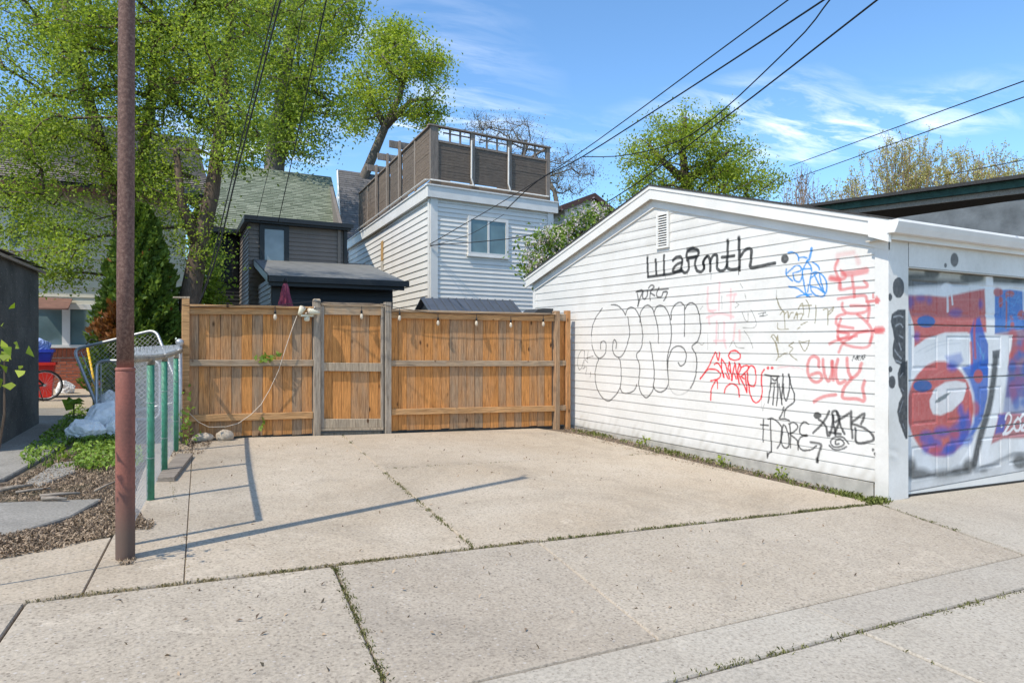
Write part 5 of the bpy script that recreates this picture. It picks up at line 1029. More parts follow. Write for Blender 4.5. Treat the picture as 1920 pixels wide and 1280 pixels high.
xa, xb = ny(66, 700)[0], ny(215, 700)[0]; x = xa; nrow = int((zbk-.21-zs0)/bh)
for r in range(nrow):
    x = xa-(bl/2 if r % 2 else 0)
    while x < xb:
        mobj('brick', bme, nb_, (x, NY+.018+random.uniform(-.003, .003), zbk-.215-(r+1)*bh)); x += bl
x = xa
while x < xb: mobj('brick', bse, nb_, (x, NY+.012, zbk-.205)); x += bh+jt
mb = MB(); mb.box((xa-2, NY-.06, zbk), (xr-.5, NY+.06, zbk+.05)); mb.build('window_sill', 'white_trim', nb_)
w0 = MB(); xm = ny(124, 620)[0]; xq = ny(185, 620)[0]
w0.box((xm-.07, NY-.02, zbk+.051), (xm+.07, NY+.04, zw-.05)); w0.box((xq, NY-.02, zbk+.051), (xq+.12, NY+.04, zw-.05)); w0.box((xa-1, NY-.03, zw-.049), (xr, NY+.04, zw+.06)); wn = w0.build('window', 'white_trim', nb_)
for a, b in ((xa-1, xm-.07), (xm+.07, xq)):
    mb = MB(); mb.box((a, NY+.01, zbk+.051), (b, NY+.02, zw-.05)); mb.build('pane', 'glass_teal', wn)
mb = MB(); mb.prism([(xl, NY-.5, zev-.05), (xr+.5, NY-.5, zev-.05), (xr+.5, NY+4, zev+2.4), (xl, NY+4, zev+2.4)], (0, 0, .12)); nrf = mb.build('roof', 'roof_dark', nb_)
shingles(nrf, (xl+4, NY-.5, zev+.075), (xr+.5, NY-.5, zev+.075), (xr+.5, NY+2.2, zev+1.5), (xl+4, NY+2.2, zev+1.5), 'shingle_brown', .15, .35)
mb = MB(); mb.box((xl, NY-.55, zev-.12), (xr+.5, NY-.47, zev-.0)); mb.build('gutter', 'brown_trim', nb_)
window(nb_, frN, 8, 52, 395, 470, .09, 'white_trim', 'glass_dark')
aw = ny(128, 578); mb = MB(); q = [PY(60, 556, NY-.05), PY(128, 578, NY-1.1), PY(60, 596, NY-1.3)]
mb.prism([(q[0][0], NY-.04, q[0][2]), (q[1][0], NY-.04, q[0][2]-.02), (q[1][0], NY-1.1, q[1][2]), (q[0][0], NY-1.1, q[1][2])], (0, 0, -.03)); mb.build('awning', 'awning_brown', nb_)

# ---------------------------------------------------------------- things in the side yard
def bicycle(c, R_):
    b = thing('bicycle', 'dark bicycle half hidden behind the block shed', 'bicycle', (c[0], c[1], gz(*c[:2])+.02)); z = gz(*c[:2])+.02+R_
    def wheel(cx):
        mb = MB(); mb.tube([(cx+R_*.95*math.cos(a), c[1], z+R_*.95*math.sin(a)) for a in np.linspace(0, 2*math.pi, 33)], R_*.06, 8, False); wv = mb.build('wheel', 'black_rubber', b, True)
        mb = MB(); mb.tube([(cx+R_*.86*math.cos(a), c[1], z+R_*.86*math.sin(a)) for a in np.linspace(0, 2*math.pi, 33)], R_*.025, 6, False); mb.build('rim', 'galvanised', wv, True)
        mb = MB(); [mb.tube([(cx, c[1], z), (cx+R_*.86*math.cos(a), c[1], z+R_*.86*math.sin(a))], .0015, 3, False) for a in np.linspace(0, 2*math.pi, 19)[:-1]]; mb.tube([(cx, c[1]-.05, z), (cx, c[1]+.05, z)], .02, 8); mb.build('spokes', 'galvanised', wv)
    wheel(c[0]); wheel(c[0]-3.4*R_)
    P = lambda x, h: np.array([c[0]-x*R_, c[1], z+h*R_]); fr = MB()
    for a, d in ((P(0, 0), P(1.4, -.05)), (P(0, 0), P(1.15, 1.1)), (P(1.4, -.05), P(1.1, 1.3)), (P(1.4, -.05), P(2.7, 1.25)), (P(1.15, 1.1), P(2.75, 1.4)), (P(2.7, 1.25), P(3.4, 0)), (P(2.75, 1.4), P(2.65, 1.8))): fr.tube([a, d], .017, 8)
    fr.build('frame', 'trim_black', b, True)
    mb = MB(); mb.tube([P(1.4, 1.62), P(1.1, 1.64), P(.85, 1.66)], [.03, .05, .08], 8); mb.tube([P(1.1, 1.3), P(1.08, 1.6)], .014, 6); mb.build('saddle', 'black_rubber', b, True)
    mb = MB(); mb.tube([P(2.65, 1.8)+np.array([.1, -.28, 0]), P(2.65, 1.85), P(2.65, 1.8)+np.array([.1, .28, 0])], .013, 6); mb.build('handlebar', 'black_rubber', b, True)
    mb = MB(); mb.tube([P(.35, -.05), P(.05, -1.0)-np.array([0, .12, 0])], .01, 6); mb.build('kickstand', 'black_rubber', b, True)
bc = G(84, 753); bicycle(bc, .265)
rb = G(80, 742, .0)
def tub(c, w_, h, mt, name, label, cat):
    t = thing(name, label, cat, c); mb = MB(); a, d = w_/2, w_*.4
    v = [(c[0]-a*.82, c[1]-d*.82, c[2]), (c[0]+a*.82, c[1]-d*.82, c[2]), (c[0]+a*.82, c[1]+d*.82, c[2]), (c[0]-a*.82, c[1]+d*.82, c[2]), (c[0]-a, c[1]-d, c[2]+h), (c[0]+a, c[1]-d, c[2]+h), (c[0]+a, c[1]+d, c[2]+h), (c[0]-a, c[1]+d, c[2]+h)]
    mb.add(v, [(0, 3, 2, 1), (0, 1, 5, 4), (1, 2, 6, 5), (2, 3, 7, 6), (3, 0, 4, 7), (4, 5, 6, 7)]); mb.build('body', mt, t)
    mb = MB(); e = .025
    for (x0, x1, y0, y1) in ((-a-e, a+e, -d-e, -d), (-a-e, a+e, d, d+e), (-a-e, -a, -d, d), (a, a+e, -d, d)): mb.box((c[0]+x0, c[1]+y0, c[2]+h-.04), (c[0]+x1, c[1]+y1, c[2]+h+.012))
    mb.build('rim', mt, t); return t
rc = np.array([bc[0]-.02, bc[1]+.7, gz(bc[0], bc[1]+.7)+.02]); tub(rc+np.array([-.12, 0, 0]), .46, .62, 'red_plastic', 'plastic_bin', 'red plastic bin standing behind the bicycle wheel', 'bin')
sv_ = rc+np.array([-.14, 0, .633]); tub(sv_, .44, .22, 'blue_plastic', 'recycling_box', 'blue recycling box set on top of the red bin', 'box')
import bmesh
def lump(name, c, r, mt, seed, rough=.35, sub=5):
    bm = bmesh.new(); bmesh.ops.create_icosphere(bm, subdivisions=sub, radius=1); rr_ = np.random.default_rng(seed); D = unit(rr_.normal(size=(60, 3))); a = rr_.uniform(.6, 1.15, 60)
    for v in bm.verts:
        q = np.array(v.co); k = min((a[i]/(max(q@D[i], .02)) for i in range(60)), default=1); k = min(k, 1.35)
        k += rough*(.10*math.sin(q[0]*9+seed)*math.sin(q[1]*11)*math.cos(q[2]*8)+.11*abs(math.sin(q[0]*5+q[1]*7+q[2]*4+seed))-.09*abs(math.sin(q[1]*9-q[2]*8+q[0]*3)))
        v.co = Vector((q[0]*r[0]*k, q[1]*r[1]*k, max(q[2], -.35)*r[2]*k))
    me = bpy.data.meshes.new(name); bm.to_mesh(me); bm.free(); me.materials.append(MATS[mt]); return mobj(name, me, None, (c[0], c[1], c[2]+r[2]*.35))
tag(lump('plastic_bag', sv_+np.array([.02, 0, .2]), (.2, .18, .2), 'blue_bag', 4), 'pale blue plastic bag stuffed in the blue recycling box', 'bag')
tb = G(198, 815); tp = thing('crumpled_tarp', 'crumpled white plastic tarp lying in the weeds by the fence', 'tarp', tb)
for i, (dx_, dy_, r, sd2) in enumerate(((.0, .1, (.34, .28, .36), 11), (-.2, -.2, (.26, .2, .2), 12), (.18, -.15, (.25, .2, .25), 13), (.05, .45, (.3, .3, .42), 14))):
    p = ground_snap(tb[:2]+np.array([dx_, dy_])); o = lump('tarp_fold', p, r, 'tarp', sd2, .38); setpar(o, tp)
wbk = ground_snap(PY(122, 740, NY-.6)[:2]); 
tag(lump('white_sack', ground_snap((PY(122, 700, NY-1)[0], NY-1)), (.22, .16, .2), 'tarp', 21), 'white sack leaning against the brick wall base', 'sack')
# leaning chain-link gate panels
def framegate(name, label, corners, pitch, rad=.021):
    P = [np.array(c, float) for c in corners]; O = P[0]; u = P[1]-P[0]; u /= np.linalg.norm(u); n = np.cross(u, P[3]-P[0]); n /= np.linalg.norm(n); v = np.cross(n, u)
    base_ = min(P, key=lambda p: p[2]); t = thing(name, label, 'gate panel', base_, 'loose chain-link gate panels')
    ring = []
    for i in range(4):
        a, b, c = P[i-1], P[i], P[(i+1) % 4]; da = unit(a-b); dc_ = unit(c-b); r = .12
        for q in np.linspace(0, 1, 6): ring.append((b+da*r)*(1-q)**2+2*b*q*(1-q)+(b+dc_*r)*q*q)
    ring.append(ring[0]); ring.append(ring[1]); mb = MB(); mb.tube(ring, rad, 10, False); mb.build('frame', 'galvanised', t, True)
    poly = [((p-O)@u, (p-O)@v) for p in P]; c = np.mean(poly, 0); poly = [tuple(c+(np.array(p)-c)*.95) for p in poly]
    stuff(diamond(poly, O, u, v, pitch, .0022).build('chain_link_mesh', 'wire_zinc', t))
    mb = MB(); a, b = P[0]+(P[1]-P[0])*.07, P[3]+(P[2]-P[3])*.07; mb.tube([a+(b-a)*.06, a+(b-a)*.94], .008, 6); mb.build('tension_bar', 'galvanised', t)
    return t
def gp(px, py, d): return at(px, py, d)
framegate('gate_panel', 'larger loose chain-link gate panel tilted against the cedar', [gp(190, 782, 9.0), gp(345, 752, 9.1), gp(292, 618, 9.5), gp(138, 655, 9.4)], .05)
framegate('gate_panel', 'smaller upright chain-link gate panel in front of the tilted one', [gp(181, 786, 8.85), gp(300, 786, 8.85), gp(300, 676, 9.0), gp(181, 676, 9.0)], .05)
ya_, yb_2 = at(164, 652, 10.3), at(176, 712, 10.1); ybase = yb_2.copy(); ybase[2] = gz(*ybase[:2])
mb = MB(); mb.tube([ybase, yb_2, ya_], .017, 8); ys_ = thing('yellow_handled_tool', 'yellow-handled garden tool leaning behind the gate panels', 'garden tool', ybase); o = mb.build('handle', 'yellow_paint', ys_, True)
mb = MB(); mb.tube([ya_, ya_+np.array([-.02, 0, .06]), ya_+np.array([.05, 0, .13]), ya_+np.array([.14, 0, .1]), ya_+np.array([.1, 0, .05]), ya_], .009, 6); mb.build('grip', 'black_rubber', ys_, True)

# ---------------------------------------------------------------- trees
def ball(n): 
    v = unit(rng.normal(size=(n, 3))); return v*(rng.random(n)**(1/2.2))[:, None]
def crown(blobs):
    out = []
    for cx, cy, rx, ry, d, rd, n in blobs:
        b = ball(n)
        for q in b: out.append(at(cx+rx*q[0], cy+ry*q[1], d+rd*q[2]))
    return np.array(out)
def tree(name, label, cat, trunks, pts, leaves, lsize, lmat, bark='bark', spread=.28, group=None, rtip=.009, up=.5, asp=.55, drop=0., twigs=False, own=True, leafname='foliage'):
    root = thing(name, label, cat, trunks[0][0][0], group); nodes = []; par = []; rad = []
    for tr in trunks:
        first = True; host = None
        if nodes and tr is not trunks[0]:
            D = np.linalg.norm(np.array(nodes)-np.array(tr[0][0]), axis=1); host = int(D.argmin()) if D.min() < .6 else None
        for (p, r) in tr:
            if first: par.append(-1 if host is None else host); first = False
            else: par.append(len(nodes)-1)
            nodes.append(np.array(p, float)); rad.append(r)
    nt_ = len(nodes); tp_ = np.mean([tr[-1][0] for tr in trunks], 0)
    order = np.argsort(np.linalg.norm(pts-tp_, axis=1)); cnt = [0]*nt_
    lows = nodes[0][2]
    ends = []
    for i in order:
        c = pts[i]; A = np.array(nodes); D = np.linalg.norm(A-c, axis=1)+np.where(A[:, 2] > c[2]+.2, .6, 0)+np.where(A[:, 2] < lows+.8, 1.5, 0); j = int(D.argmin())
        a = nodes[j]; L_ = np.linalg.norm(c-a); prev = j
        k = max(1, int(L_/.5))
        for q in range(1, k+1):
            t = q/k; p = a+(c-a)*t+np.array([0, 0, .10*L_*math.sin(math.pi*t)])+(rng.normal(size=3)*.05*L_/k if q < k else 0)
            nodes.append(p); par.append(prev); rad.append(0); prev = len(nodes)-1
        ends.append(prev)
    n = len(nodes); w_ = np.zeros(n)
    for e in ends: w_[e] += 1
    for i in range(n-1, -1, -1):
        if par[i] >= 0 and i >= nt_: w_[par[i]] += w_[i]
    rmax = [r if r else 0 for r in rad]
    R_ = np.array([rad[i] if i < nt_ else rtip*max(1, w_[i])**.45 for i in range(n)])
    for i in range(nt_, n):
        R_[i] = min(R_[i], R_[par[i]]*.92 if par[i] >= 0 else R_[i])
    mb = MB(); s0 = 0
    for tr in trunks: mb.tube([p for p, _ in tr], [r for _, r in tr], 12); 
    mb.build('trunk', bark, root, True)
    V = []; F_ = []; ns_ = 5
    br = MB()
    for i in range(nt_, n):
        a, b = nodes[par[i]], nodes[i]; ra = min(R_[par[i]], R_[i]*1.35); 
        if np.linalg.norm(b-a) > 1e-4: br.tube([a, b], [ra, R_[i]], 5 if R_[i] > .015 else 3, False)
    if twigs:
        for e in ends:
            c = nodes[e]
            for _ in range(twigs): 
                d = unit(rng.normal(size=3)+np.array([0, 0, 1.1])); br.tube([c, c+d*spread*rng.uniform(.6, 1.6)], [rtip*.8, rtip*.35], 3, False)
    stuff(br.build('branches', bark, root, True))
    if leaves:
        E_ = np.array([nodes[e] for e in ends]); Pn = np.array([nodes[par[e]] for e in ends]); idx = rng.integers(0, len(E_), leaves)
        t = rng.random(leaves)[:, None]**.6; c = Pn[idx]*(1-t)+E_[idx]*t+rng.normal(size=(leaves, 3))*spread*np.array([1, 1, .75])+np.array([0, 0, -drop])*rng.random(leaves)[:, None]
        tint = np.clip(rng.random(len(E_))[idx]*.5+rng.random(leaves)*.5, 0, 1)
        fo = mobj(leafname, np_mesh(leafname, leaf_quads(c, lsize, asp, up), 4, lmat, tint), root); stuff(fo)
    return root
def tp(*pts): return [(at(px, py, d), r) for px, py, d, r in pts]
def base(px, d): p = at(px, 640, d); return np.array([p[0], p[1], gz(p[0], p[1])-.1])
# big left tree
T1 = [(base(352, 11.6), .2)]+tp((356, 560, 11.6, .17), (374, 460, 11.6, .14), (398, 360, 11.7, .12), (412, 250, 11.8, .10), (425, 130, 12, .08), (440, 0, 12.2, .06), (455, -120, 12.4, .04))
T1b = [(base(246, 12.6), .2)]+tp((242, 520, 12.6, .17), (225, 400, 12.6, .14), (190, 280, 12.5, .12), (150, 130, 12.4, .09), (115, -20, 12.4, .07))
T1c = [T1b[2]]+tp((262, 330, 12.8, .11), (285, 180, 12.8, .09), (300, 20, 13, .07))
T1d = [T1[2]]+tp((340, 380, 11.5, .07), (330, 280, 11.4, .05))
cr = crown([(90, 60, 150, 120, 12.2, 1.8, 75), (60, 250, 150, 110, 11.8, 1.6, 60), (120, 440, 150, 90, 11.6, 1.2, 34), (230, 120, 140, 150, 12.4, 2, 80), (270, 330, 120, 110, 12.2, 1.3, 40), (380, 80, 130, 140, 12.3, 2, 85), (420, 230, 100, 120, 12., 1.6, 55), (200, -120, 300, 120, 12.5, 2.2, 70), (470, -60, 170, 110, 12.6, 2, 50), (380, 420, 50, 90, 11.7, .6, 14), (30, 380, 70, 60, 11.6, 1, 12)])
tree('maple_tree', 'tall leafy multi-stemmed tree behind the rusty pole at left', 'tree', [T1b, T1c, T1, T1d], cr, 92000, .058, 'leaf_maple', 'bark', .21, 'trees behind the yard')
# tree behind the dark house
T2 = [(base(505, 27), .42)]+tp((508, 420, 27, .36), (512, 300, 27, .33), (530, 180, 27, .26), (545, 60, 27.2, .2), (560, -60, 27.5, .14)); T2b = [T2[1]]+tp((522, 300, 27.3, .26), (560, 190, 27.5, .2), (600, 90, 27.6, .14))
cr = crown([(520, 120, 130, 120, 27, 3.5, 100), (615, 40, 75, 75, 27, 2.5, 52), (545, 262, 80, 45, 27, 2.2, 32), (640, 215, 30, 30, 26.5, 1.5, 6), (480, -40, 180, 90, 27.5, 3, 50), (580, 180, 70, 60, 27, 2, 30)])
tree('maple_tree', 'large dense tree rising behind the green shingle roof', 'tree', [T2, T2b], cr, 32000, .125, 'leaf_maple', 'bark_grey', .38, 'trees behind the yard', .016)
# leaning tree between the houses
T3 = [(base(640, 35), .3)]+tp((660, 380, 35, .27), (692, 310, 35, .24), (722, 238, 35, .21), (750, 180, 35, .15), (765, 110, 35, .09)); T3b = [T3[3]]+tp((705, 200, 35.2, .10), (690, 150, 35.3, .06)); T3c = [T3[3]]+tp((770, 190, 34.8, .12), (805, 185, 34.6, .08))
cr = crown([(745, 110, 90, 72, 35, 3.5, 100), (690, 190, 60, 70, 35, 3, 50), (800, 210, 48, 42, 34.6, 2, 32), (810, 130, 36, 50, 35, 2, 26), (720, 60, 50, 28, 35, 2, 22), (668, 235, 22, 30, 35, 1.5, 5)])
tree('leaning_tree', 'tall leaning tree with bright green crown above the roof deck', 'tree', [T3, T3b, T3c], cr, 15000, .155, 'leaf_spring', 'bark_grey', .34, 'trees behind the yard', .016)
# round green tree behind the garage
T4 = [(base(1290, 30), .3)]+tp((1290, 420, 30, .26), (1285, 340, 30, .2), (1280, 280, 30, .14), (1285, 220, 30, .08)); T4b = [T4[2]]+tp((1240, 300, 30, .13), (1215, 270, 30, .08)); T4c = [T4[2]]+tp((1330, 310, 30, .13), (1370, 280, 30, .08))
cr = crown([(1285, 255, 80, 62, 30, 2.5, 80), (1210, 310, 55, 62, 30, 2, 42), (1370, 310, 70, 60, 30, 2.2, 66), (1430, 345, 48, 40, 30, 1.6, 26), (1300, 350, 120, 40, 30, 2, 50), (1190, 370, 50, 30, 29.5, 1.2, 16), (1350, 225, 35, 25, 30, 1, 12)])
tree('spring_tree', 'round yellow-green tree showing above the garage roof', 'tree', [T4, T4b, T4c], cr, 19000, .12, 'leaf_spring', 'bark', .28, 'trees behind the yard', .012)
# bare tree behind the deck
T5 = [(base(1050, 38), .2)]+tp((1050, 420, 38, .16), (1040, 360, 38, .12), (1010, 300, 38, .08))
cr = crown([(1060, 330, 55, 42, 38, 2, 60), (930, 245, 70, 34, 38, 2, 40), (990, 280, 40, 30, 38, 2, 20)])
T7 = [(base(372, 17), .06)]+tp((374, 600, 17, .05), (378, 540, 17, .03))
tree('background_shrub', 'bright green shrub between the big tree trunk and the dark house', 'shrub', [T7], crown([(378, 530, 34, 60, 17, .6, 34), (372, 590, 36, 40, 17, .5, 16)]), 3200, .1, 'leaf_spring', 'bark', .2, None, .008)
tree('bare_tree', 'nearly bare grey tree with fine twigs behind the roof deck', 'tree', [T5], cr, 3500, .09, 'leaf_bud', 'bark_grey', .45, 'trees behind the yard', .012, twigs=7)
# budding shrubs on the right
for i, (px, w_, top, n, d, lm, lab, nl) in enumerate(((1500, 42, 330, 60, 20, 'leaf_bud', 'reddish bare-stemmed shrub next to the round green tree', 900), (1590, 60, 330, 75, 21, 'leaf_yellow', 'short budding shrub with sparse yellow leaves above the garage roof', 4500), (1700, 80, 262, 120, 22, 'leaf_yellow', 'tallest yellow-budding shrub behind the old grey garage', 12000), (1830, 90, 285, 120, 22, 'leaf_yellow', 'yellow-budding shrub second from the right frame edge', 12000), (1940, 80, 290, 85, 22, 'leaf_yellow', 'yellow-budding shrub cut off by the right frame edge', 8000))):
    b0 = base(px, d); st = []
    cy = (top+430)/2; pts = []
    sh = thing('budding_shrub', lab, 'shrub', b0, 'budding shrubs behind the garages'); mb = MB(); C_ = []
    for k in range(n):
        tx = px+w_*rng.normal()*.62; ty = top+abs(rng.normal())*55+(abs(tx-px)/w_)**2*26; e = at(tx, ty, d+rng.normal()*.7); s_ = b0+np.array([rng.normal()*.5, rng.normal()*.5, 0]); m_ = s_*.45+e*.55+rng.normal(size=3)*.12
        m_[:2] = s_[:2]*.6+e[:2]*.4; mb.tube([s_, m_, m_*.4+e*.6+rng.normal(size=3)*.06, e], [.03, .02, .012, .005], 4, False)
        for _ in range(7):
            q = rng.uniform(.25, 1); o_ = m_*(1-q)+e*q; e2 = o_+unit(rng.normal(size=3)*.6+np.array([0, 0, 1.2]))*rng.uniform(.25, .7); mb.tube([o_, e2], [.008, .004], 3, False); C_.append((o_, e2))
        C_.append((m_, e))
    stuff(mb.build('stems', 'bark_twig', sh, True)); idx = rng.integers(0, len(C_), nl); t = rng.random(nl)[:, None]**.5; A_ = np.array([c[0] for c in C_]); B_ = np.array([c[1] for c in C_])
    c = A_[idx]*(1-t)+B_[idx]*t+rng.normal(size=(nl, 3))*.05; stuff(mobj('buds', np_mesh('buds', leaf_quads(c, .07, .55), 4, lm, rng.random(nl)), sh))
# lilac
T6 = [(base(1060, 13.2), .05)]+tp((1060, 560, 13.2, .045), (1055, 500, 13.2, .03))
cr = crown([(1040, 470, 55, 40, 13.2, .7, 40), (1095, 425, 42, 30, 13.4, .6, 30), (1000, 500, 28, 22, 13, .4, 14), (1060, 520, 60, 40, 13.2, .6, 20), (1125, 405, 20, 20, 13.4, .4, 10)])
lil = tree('lilac_bush', 'lilac bush with pale pink blossom leaning over the garage eave', 'bush', [T6], cr, 2600, .085, 'leaf_lilac', 'bark', .15, None, .006)
Vs = []; Ti = []
for p in cr[rng.random(len(cr)) < .9]:
    k = 46; c = p+np.array([0, 0, .05])+rng.normal(size=(k, 3))*np.array([.035, .035, .075]); Vs.append(leaf_quads(c, .032, .8)); Ti.append(rng.random(k))
stuff(mobj('blossom', np_mesh('blossom', np.concatenate(Vs), 4, 'petal_lilac', np.concatenate(Ti)), lil))
# cedar
cb = base(262, 11.2); ced = thing('cedar_tree', 'dense dark green cedar with a rusty dead patch beside the pole', 'tree', cb, 'trees behind the yard')
mb = MB(); zt5 = zrow(385, 11.2); mb.tube([cb, cb+np.array([0, 0, 1]), np.array([cb[0], cb[1], zt5])], [.1, .08, .02], 8); mb.build('trunk', 'bark', ced, True)
n = 30000; h = rng.random(n)**.85; zz = cb[2]+.2+h*(zt5-cb[2]-.2); prof = .80*np.clip(1.02-h, 0, 1)**.55*np.clip(.55+h*3, 0, 1); a = rng.random(n)*2*math.pi; lump_ = 1+.16*np.sin(a*5+zz*6)+.12*np.sin(a*9-zz*11); rr_ = prof*lump_*(rng.random(n)**.28)
c = np.stack([cb[0]+rr_*np.cos(a), cb[1]+rr_*np.sin(a), zz], -1); ax = unit(np.stack([np.cos(a)*.7, np.sin(a)*.7, np.full(n, .8)], -1)+rng.normal(size=(n, 3))*.4); bb_ = unit(np.cross(ax, rng.normal(size=(n, 3)))); s = rng.uniform(.05, .12, n)[:, None]
V = np.stack([c-ax*s*.5, c+bb_*s*.28, c+ax*s*.6, c-bb_*s*.28], 1); dp = at(195, 600, 10.6)
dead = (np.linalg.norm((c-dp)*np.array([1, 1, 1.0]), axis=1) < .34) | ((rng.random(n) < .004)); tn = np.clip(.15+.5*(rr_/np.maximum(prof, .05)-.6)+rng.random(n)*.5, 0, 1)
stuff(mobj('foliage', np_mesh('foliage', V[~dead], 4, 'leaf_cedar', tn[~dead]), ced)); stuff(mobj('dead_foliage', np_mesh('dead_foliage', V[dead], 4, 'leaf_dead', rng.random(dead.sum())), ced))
# shrub leaves at left edge
yl = at(8, 670, 3.6); c = yl+rng.normal(size=(26, 3))*np.array([.06, .08, .10]); yb0 = ground_snap(yl[:2]-Rv[:2]*.15); yp = thing('young_sapling', 'young sapling with bright leaves poking in at left edge', 'plant', yb0)
mobj('leaves', np_mesh('leaves', leaf_quads(c, .062, .6), 4, 'leaf_spring', rng.random(26)), yp); mb = MB(); mb.tube([yb0, yl-np.array([0, 0, .3]), yl], [.008, .006, .003], 5); mb.build('stem', 'bark', yp)

# ---------------------------------------------------------------- overhead wires
def wire(pts, r, label, ext=.5, n=14, sagm=0.):
    P = [at(*p) for p in pts]; d = P[0]-P[1]; P = [P[0]+d*ext]+P
    out = []; P = Canvas.smooth(P)
    for a, b in zip(P[:-1], P[1:]):
        for t in np.linspace(0, 1, 4)[:-1]: out.append(a*(1-t)+b*t-np.array([0, 0, sagm*4*t*(1-t)]))
    out.append(P[-1]); mb = MB(); mb.tube(out, r, 5); return tag(mb.build('overhead_wire', 'cable', None, True), label, 'wire', 'overhead wires')
wire([(1478, 0, 9.5), (1050, 312, 17.5), (806, 458, 18.9)], .011, 'upper service wire running from top frame edge to the deck corner')
wire([(1545, 0, 9.), (1320, 148, 12), (1092, 294, 16), (1010, 338, 17.8), (950, 392, 18.8)], .014, 'thick twisted service wire reaching the white house front')
wire([(1556, 0, 8.5), (1480, 90, 10), (1300, 250, 13), (1180, 290, 15), (1092, 294, 16)], .011, 'sagging wire that joins the thick service wire')
wire([(1645, 0, 7.5), (1350, 228, 11), (1150, 372, 15), (1000, 440, 17.5), (806, 460, 18.9)], .012, 'lowest service wire crossing in front of the round tree')
wire([(1920, 152, 14), (1480, 312, 28)], .014, 'upper wire above the budding shrubs on the right')
wire([(1920, 182, 14), (1460, 346, 30)], .014, 'second wire above the budding shrubs on the right')
wire([(1920, 300, 18), (1490, 384, 34)], .012, 'lowest wire passing through the budding shrubs')
wire([(526, 0, 7.5), (450, 300, 8.4), (400, 500, 8.8), (338, 652, 9.)], .010, 'dark wire slanting down to the left fence post')
wire([(518, 0, 7.6), (446, 290, 8.5), (395, 500, 8.9), (372, 572, 9.1)], .008, 'thin wire running beside the slanting fence-post wire')
wire([(612, 0, 9.5), (565, 220, 14), (522, 415, 18.4)], .011, 'wire dropping to the dark house flat roof')
wire([(572, 0, 10), (520, 250, 14), (482, 408, 18.4)], .007, 'thin wire left of the one dropping to the dark house')
wire([(940, 405, 18.8), (880, 440, 18.85), (806, 462, 18.9)], .008, 'short slack wire across the white house window', 0.05)
# ---------------------------------------------------------------- weeds, grass in the joints, mulch
def scatter_blades(name, pts, h, mt, label, wd=.006, n=5):
    P = np.repeat(np.array(pts), n, 0); m_ = len(P); P = P+rng.normal(size=(m_, 3))*np.array([.012, .012, 0]); a = rng.random(m_)*6.283; hh = (h*rng.uniform(.4, 1.3, m_))[:, None]
    d = np.stack([np.cos(a), np.sin(a), np.zeros(m_)], -1); s = np.stack([-np.sin(a), np.cos(a), np.zeros(m_)], -1)*wd; up_ = np.array([0, 0, 1.]); le = rng.uniform(.2, 1.1, m_)[:, None]
    mid = P+up_*hh*.6+d*hh*.25*le; tip = P+up_*hh*.85+d*hh*.8*le
    V = np.stack([P-s, P+s, mid+s*.7, tip, mid-s*.7], 1); return stuff(mobj(name, np_mesh(name, V, 5, mt, rng.random(m_))), label, 'grass')
def line_pts(a, b, n, w_=.012, dens=None, dz=-.006):
    out = []; sd3 = rng.random()*50
    for _ in range(n):
        t = rng.random(); k = .5+.5*math.sin(t*17+sd3)*math.sin(t*43+sd3*2)
        if dens and rng.random() > dens*k*1.6: continue
        x, y = a[0]+(b[0]-a[0])*t+rng.normal()*w_, a[1]+(b[1]-a[1])*t+rng.normal()*w_; out.append((x, y, gz(x, y)+dz))
    return out
jn = []
jn += line_pts((-5.9, .02), (-4.0, -.01), 420, .012, .9); jn += line_pts((-4.0, -.01), (-.25, -.15), 1300, .014, 1.2); jn += line_pts((-1.3, -.1), (-.2, -.17), 420, .02); jn += line_pts(J2b, (-4.25, 2.6), 700, .011, 1.1); jn += line_pts((-4.25, 2.6), J2a, 160, .01, .5)
jn += line_pts((-5.44, -.02), (-5.62, -1.5), 620, .012, 1.1); jn += line_pts((-4.5, -1.95), (-.9, -2.05), 700, .012, .8); jn += line_pts(j3l, (-2.6, 2.79), 120, .01, .5); jn += line_pts((-.25, -.17), (-.55, -1.1), 160, .012, .7); jn += line_pts((-3.23, -2.0), (-3.26, -2.9), 40, .01, .4); jn += line_pts((-.9, 2.77), (-.4, 2.76), 60, .01)
scatter_blades('joint_grass', jn[::3], .019, 'moss', 'short grass and moss growing in the concrete joints', .0028, 4)
jd = line_pts((-7.0, .04), (-5.0, .0), 420, .014, 1.) + line_pts((-5.44, 0), (-4., 0), 250, .014, 1.) + line_pts((-6.2, 2.9), (-6.25, .2), 60, .006, .6)
scatter_blades('dry_joint_grass', jd, .016, 'grass_dry', 'dry brown grass caught in the left driveway joint', .003, 3)
gs = []
for _ in range(1500):
    y = rng.uniform(-.12, 5.0); k = .45+.55*math.sin(y*5.1)*math.sin(y*2.3+1)
    if rng.random() < k*.38: x = -.05-abs(rng.normal())*.12; gs.append((x, y, gz(x, y)-.02))
gs += [(-.2+rng.normal()*.08, -.08+rng.normal()*.05, gz(-.2, -.08)-.01) for _ in range(90)]
scatter_blades('wall_weeds', gs, .048, 'grass', 'weeds along the foot of the white garage wall', .005, 4)
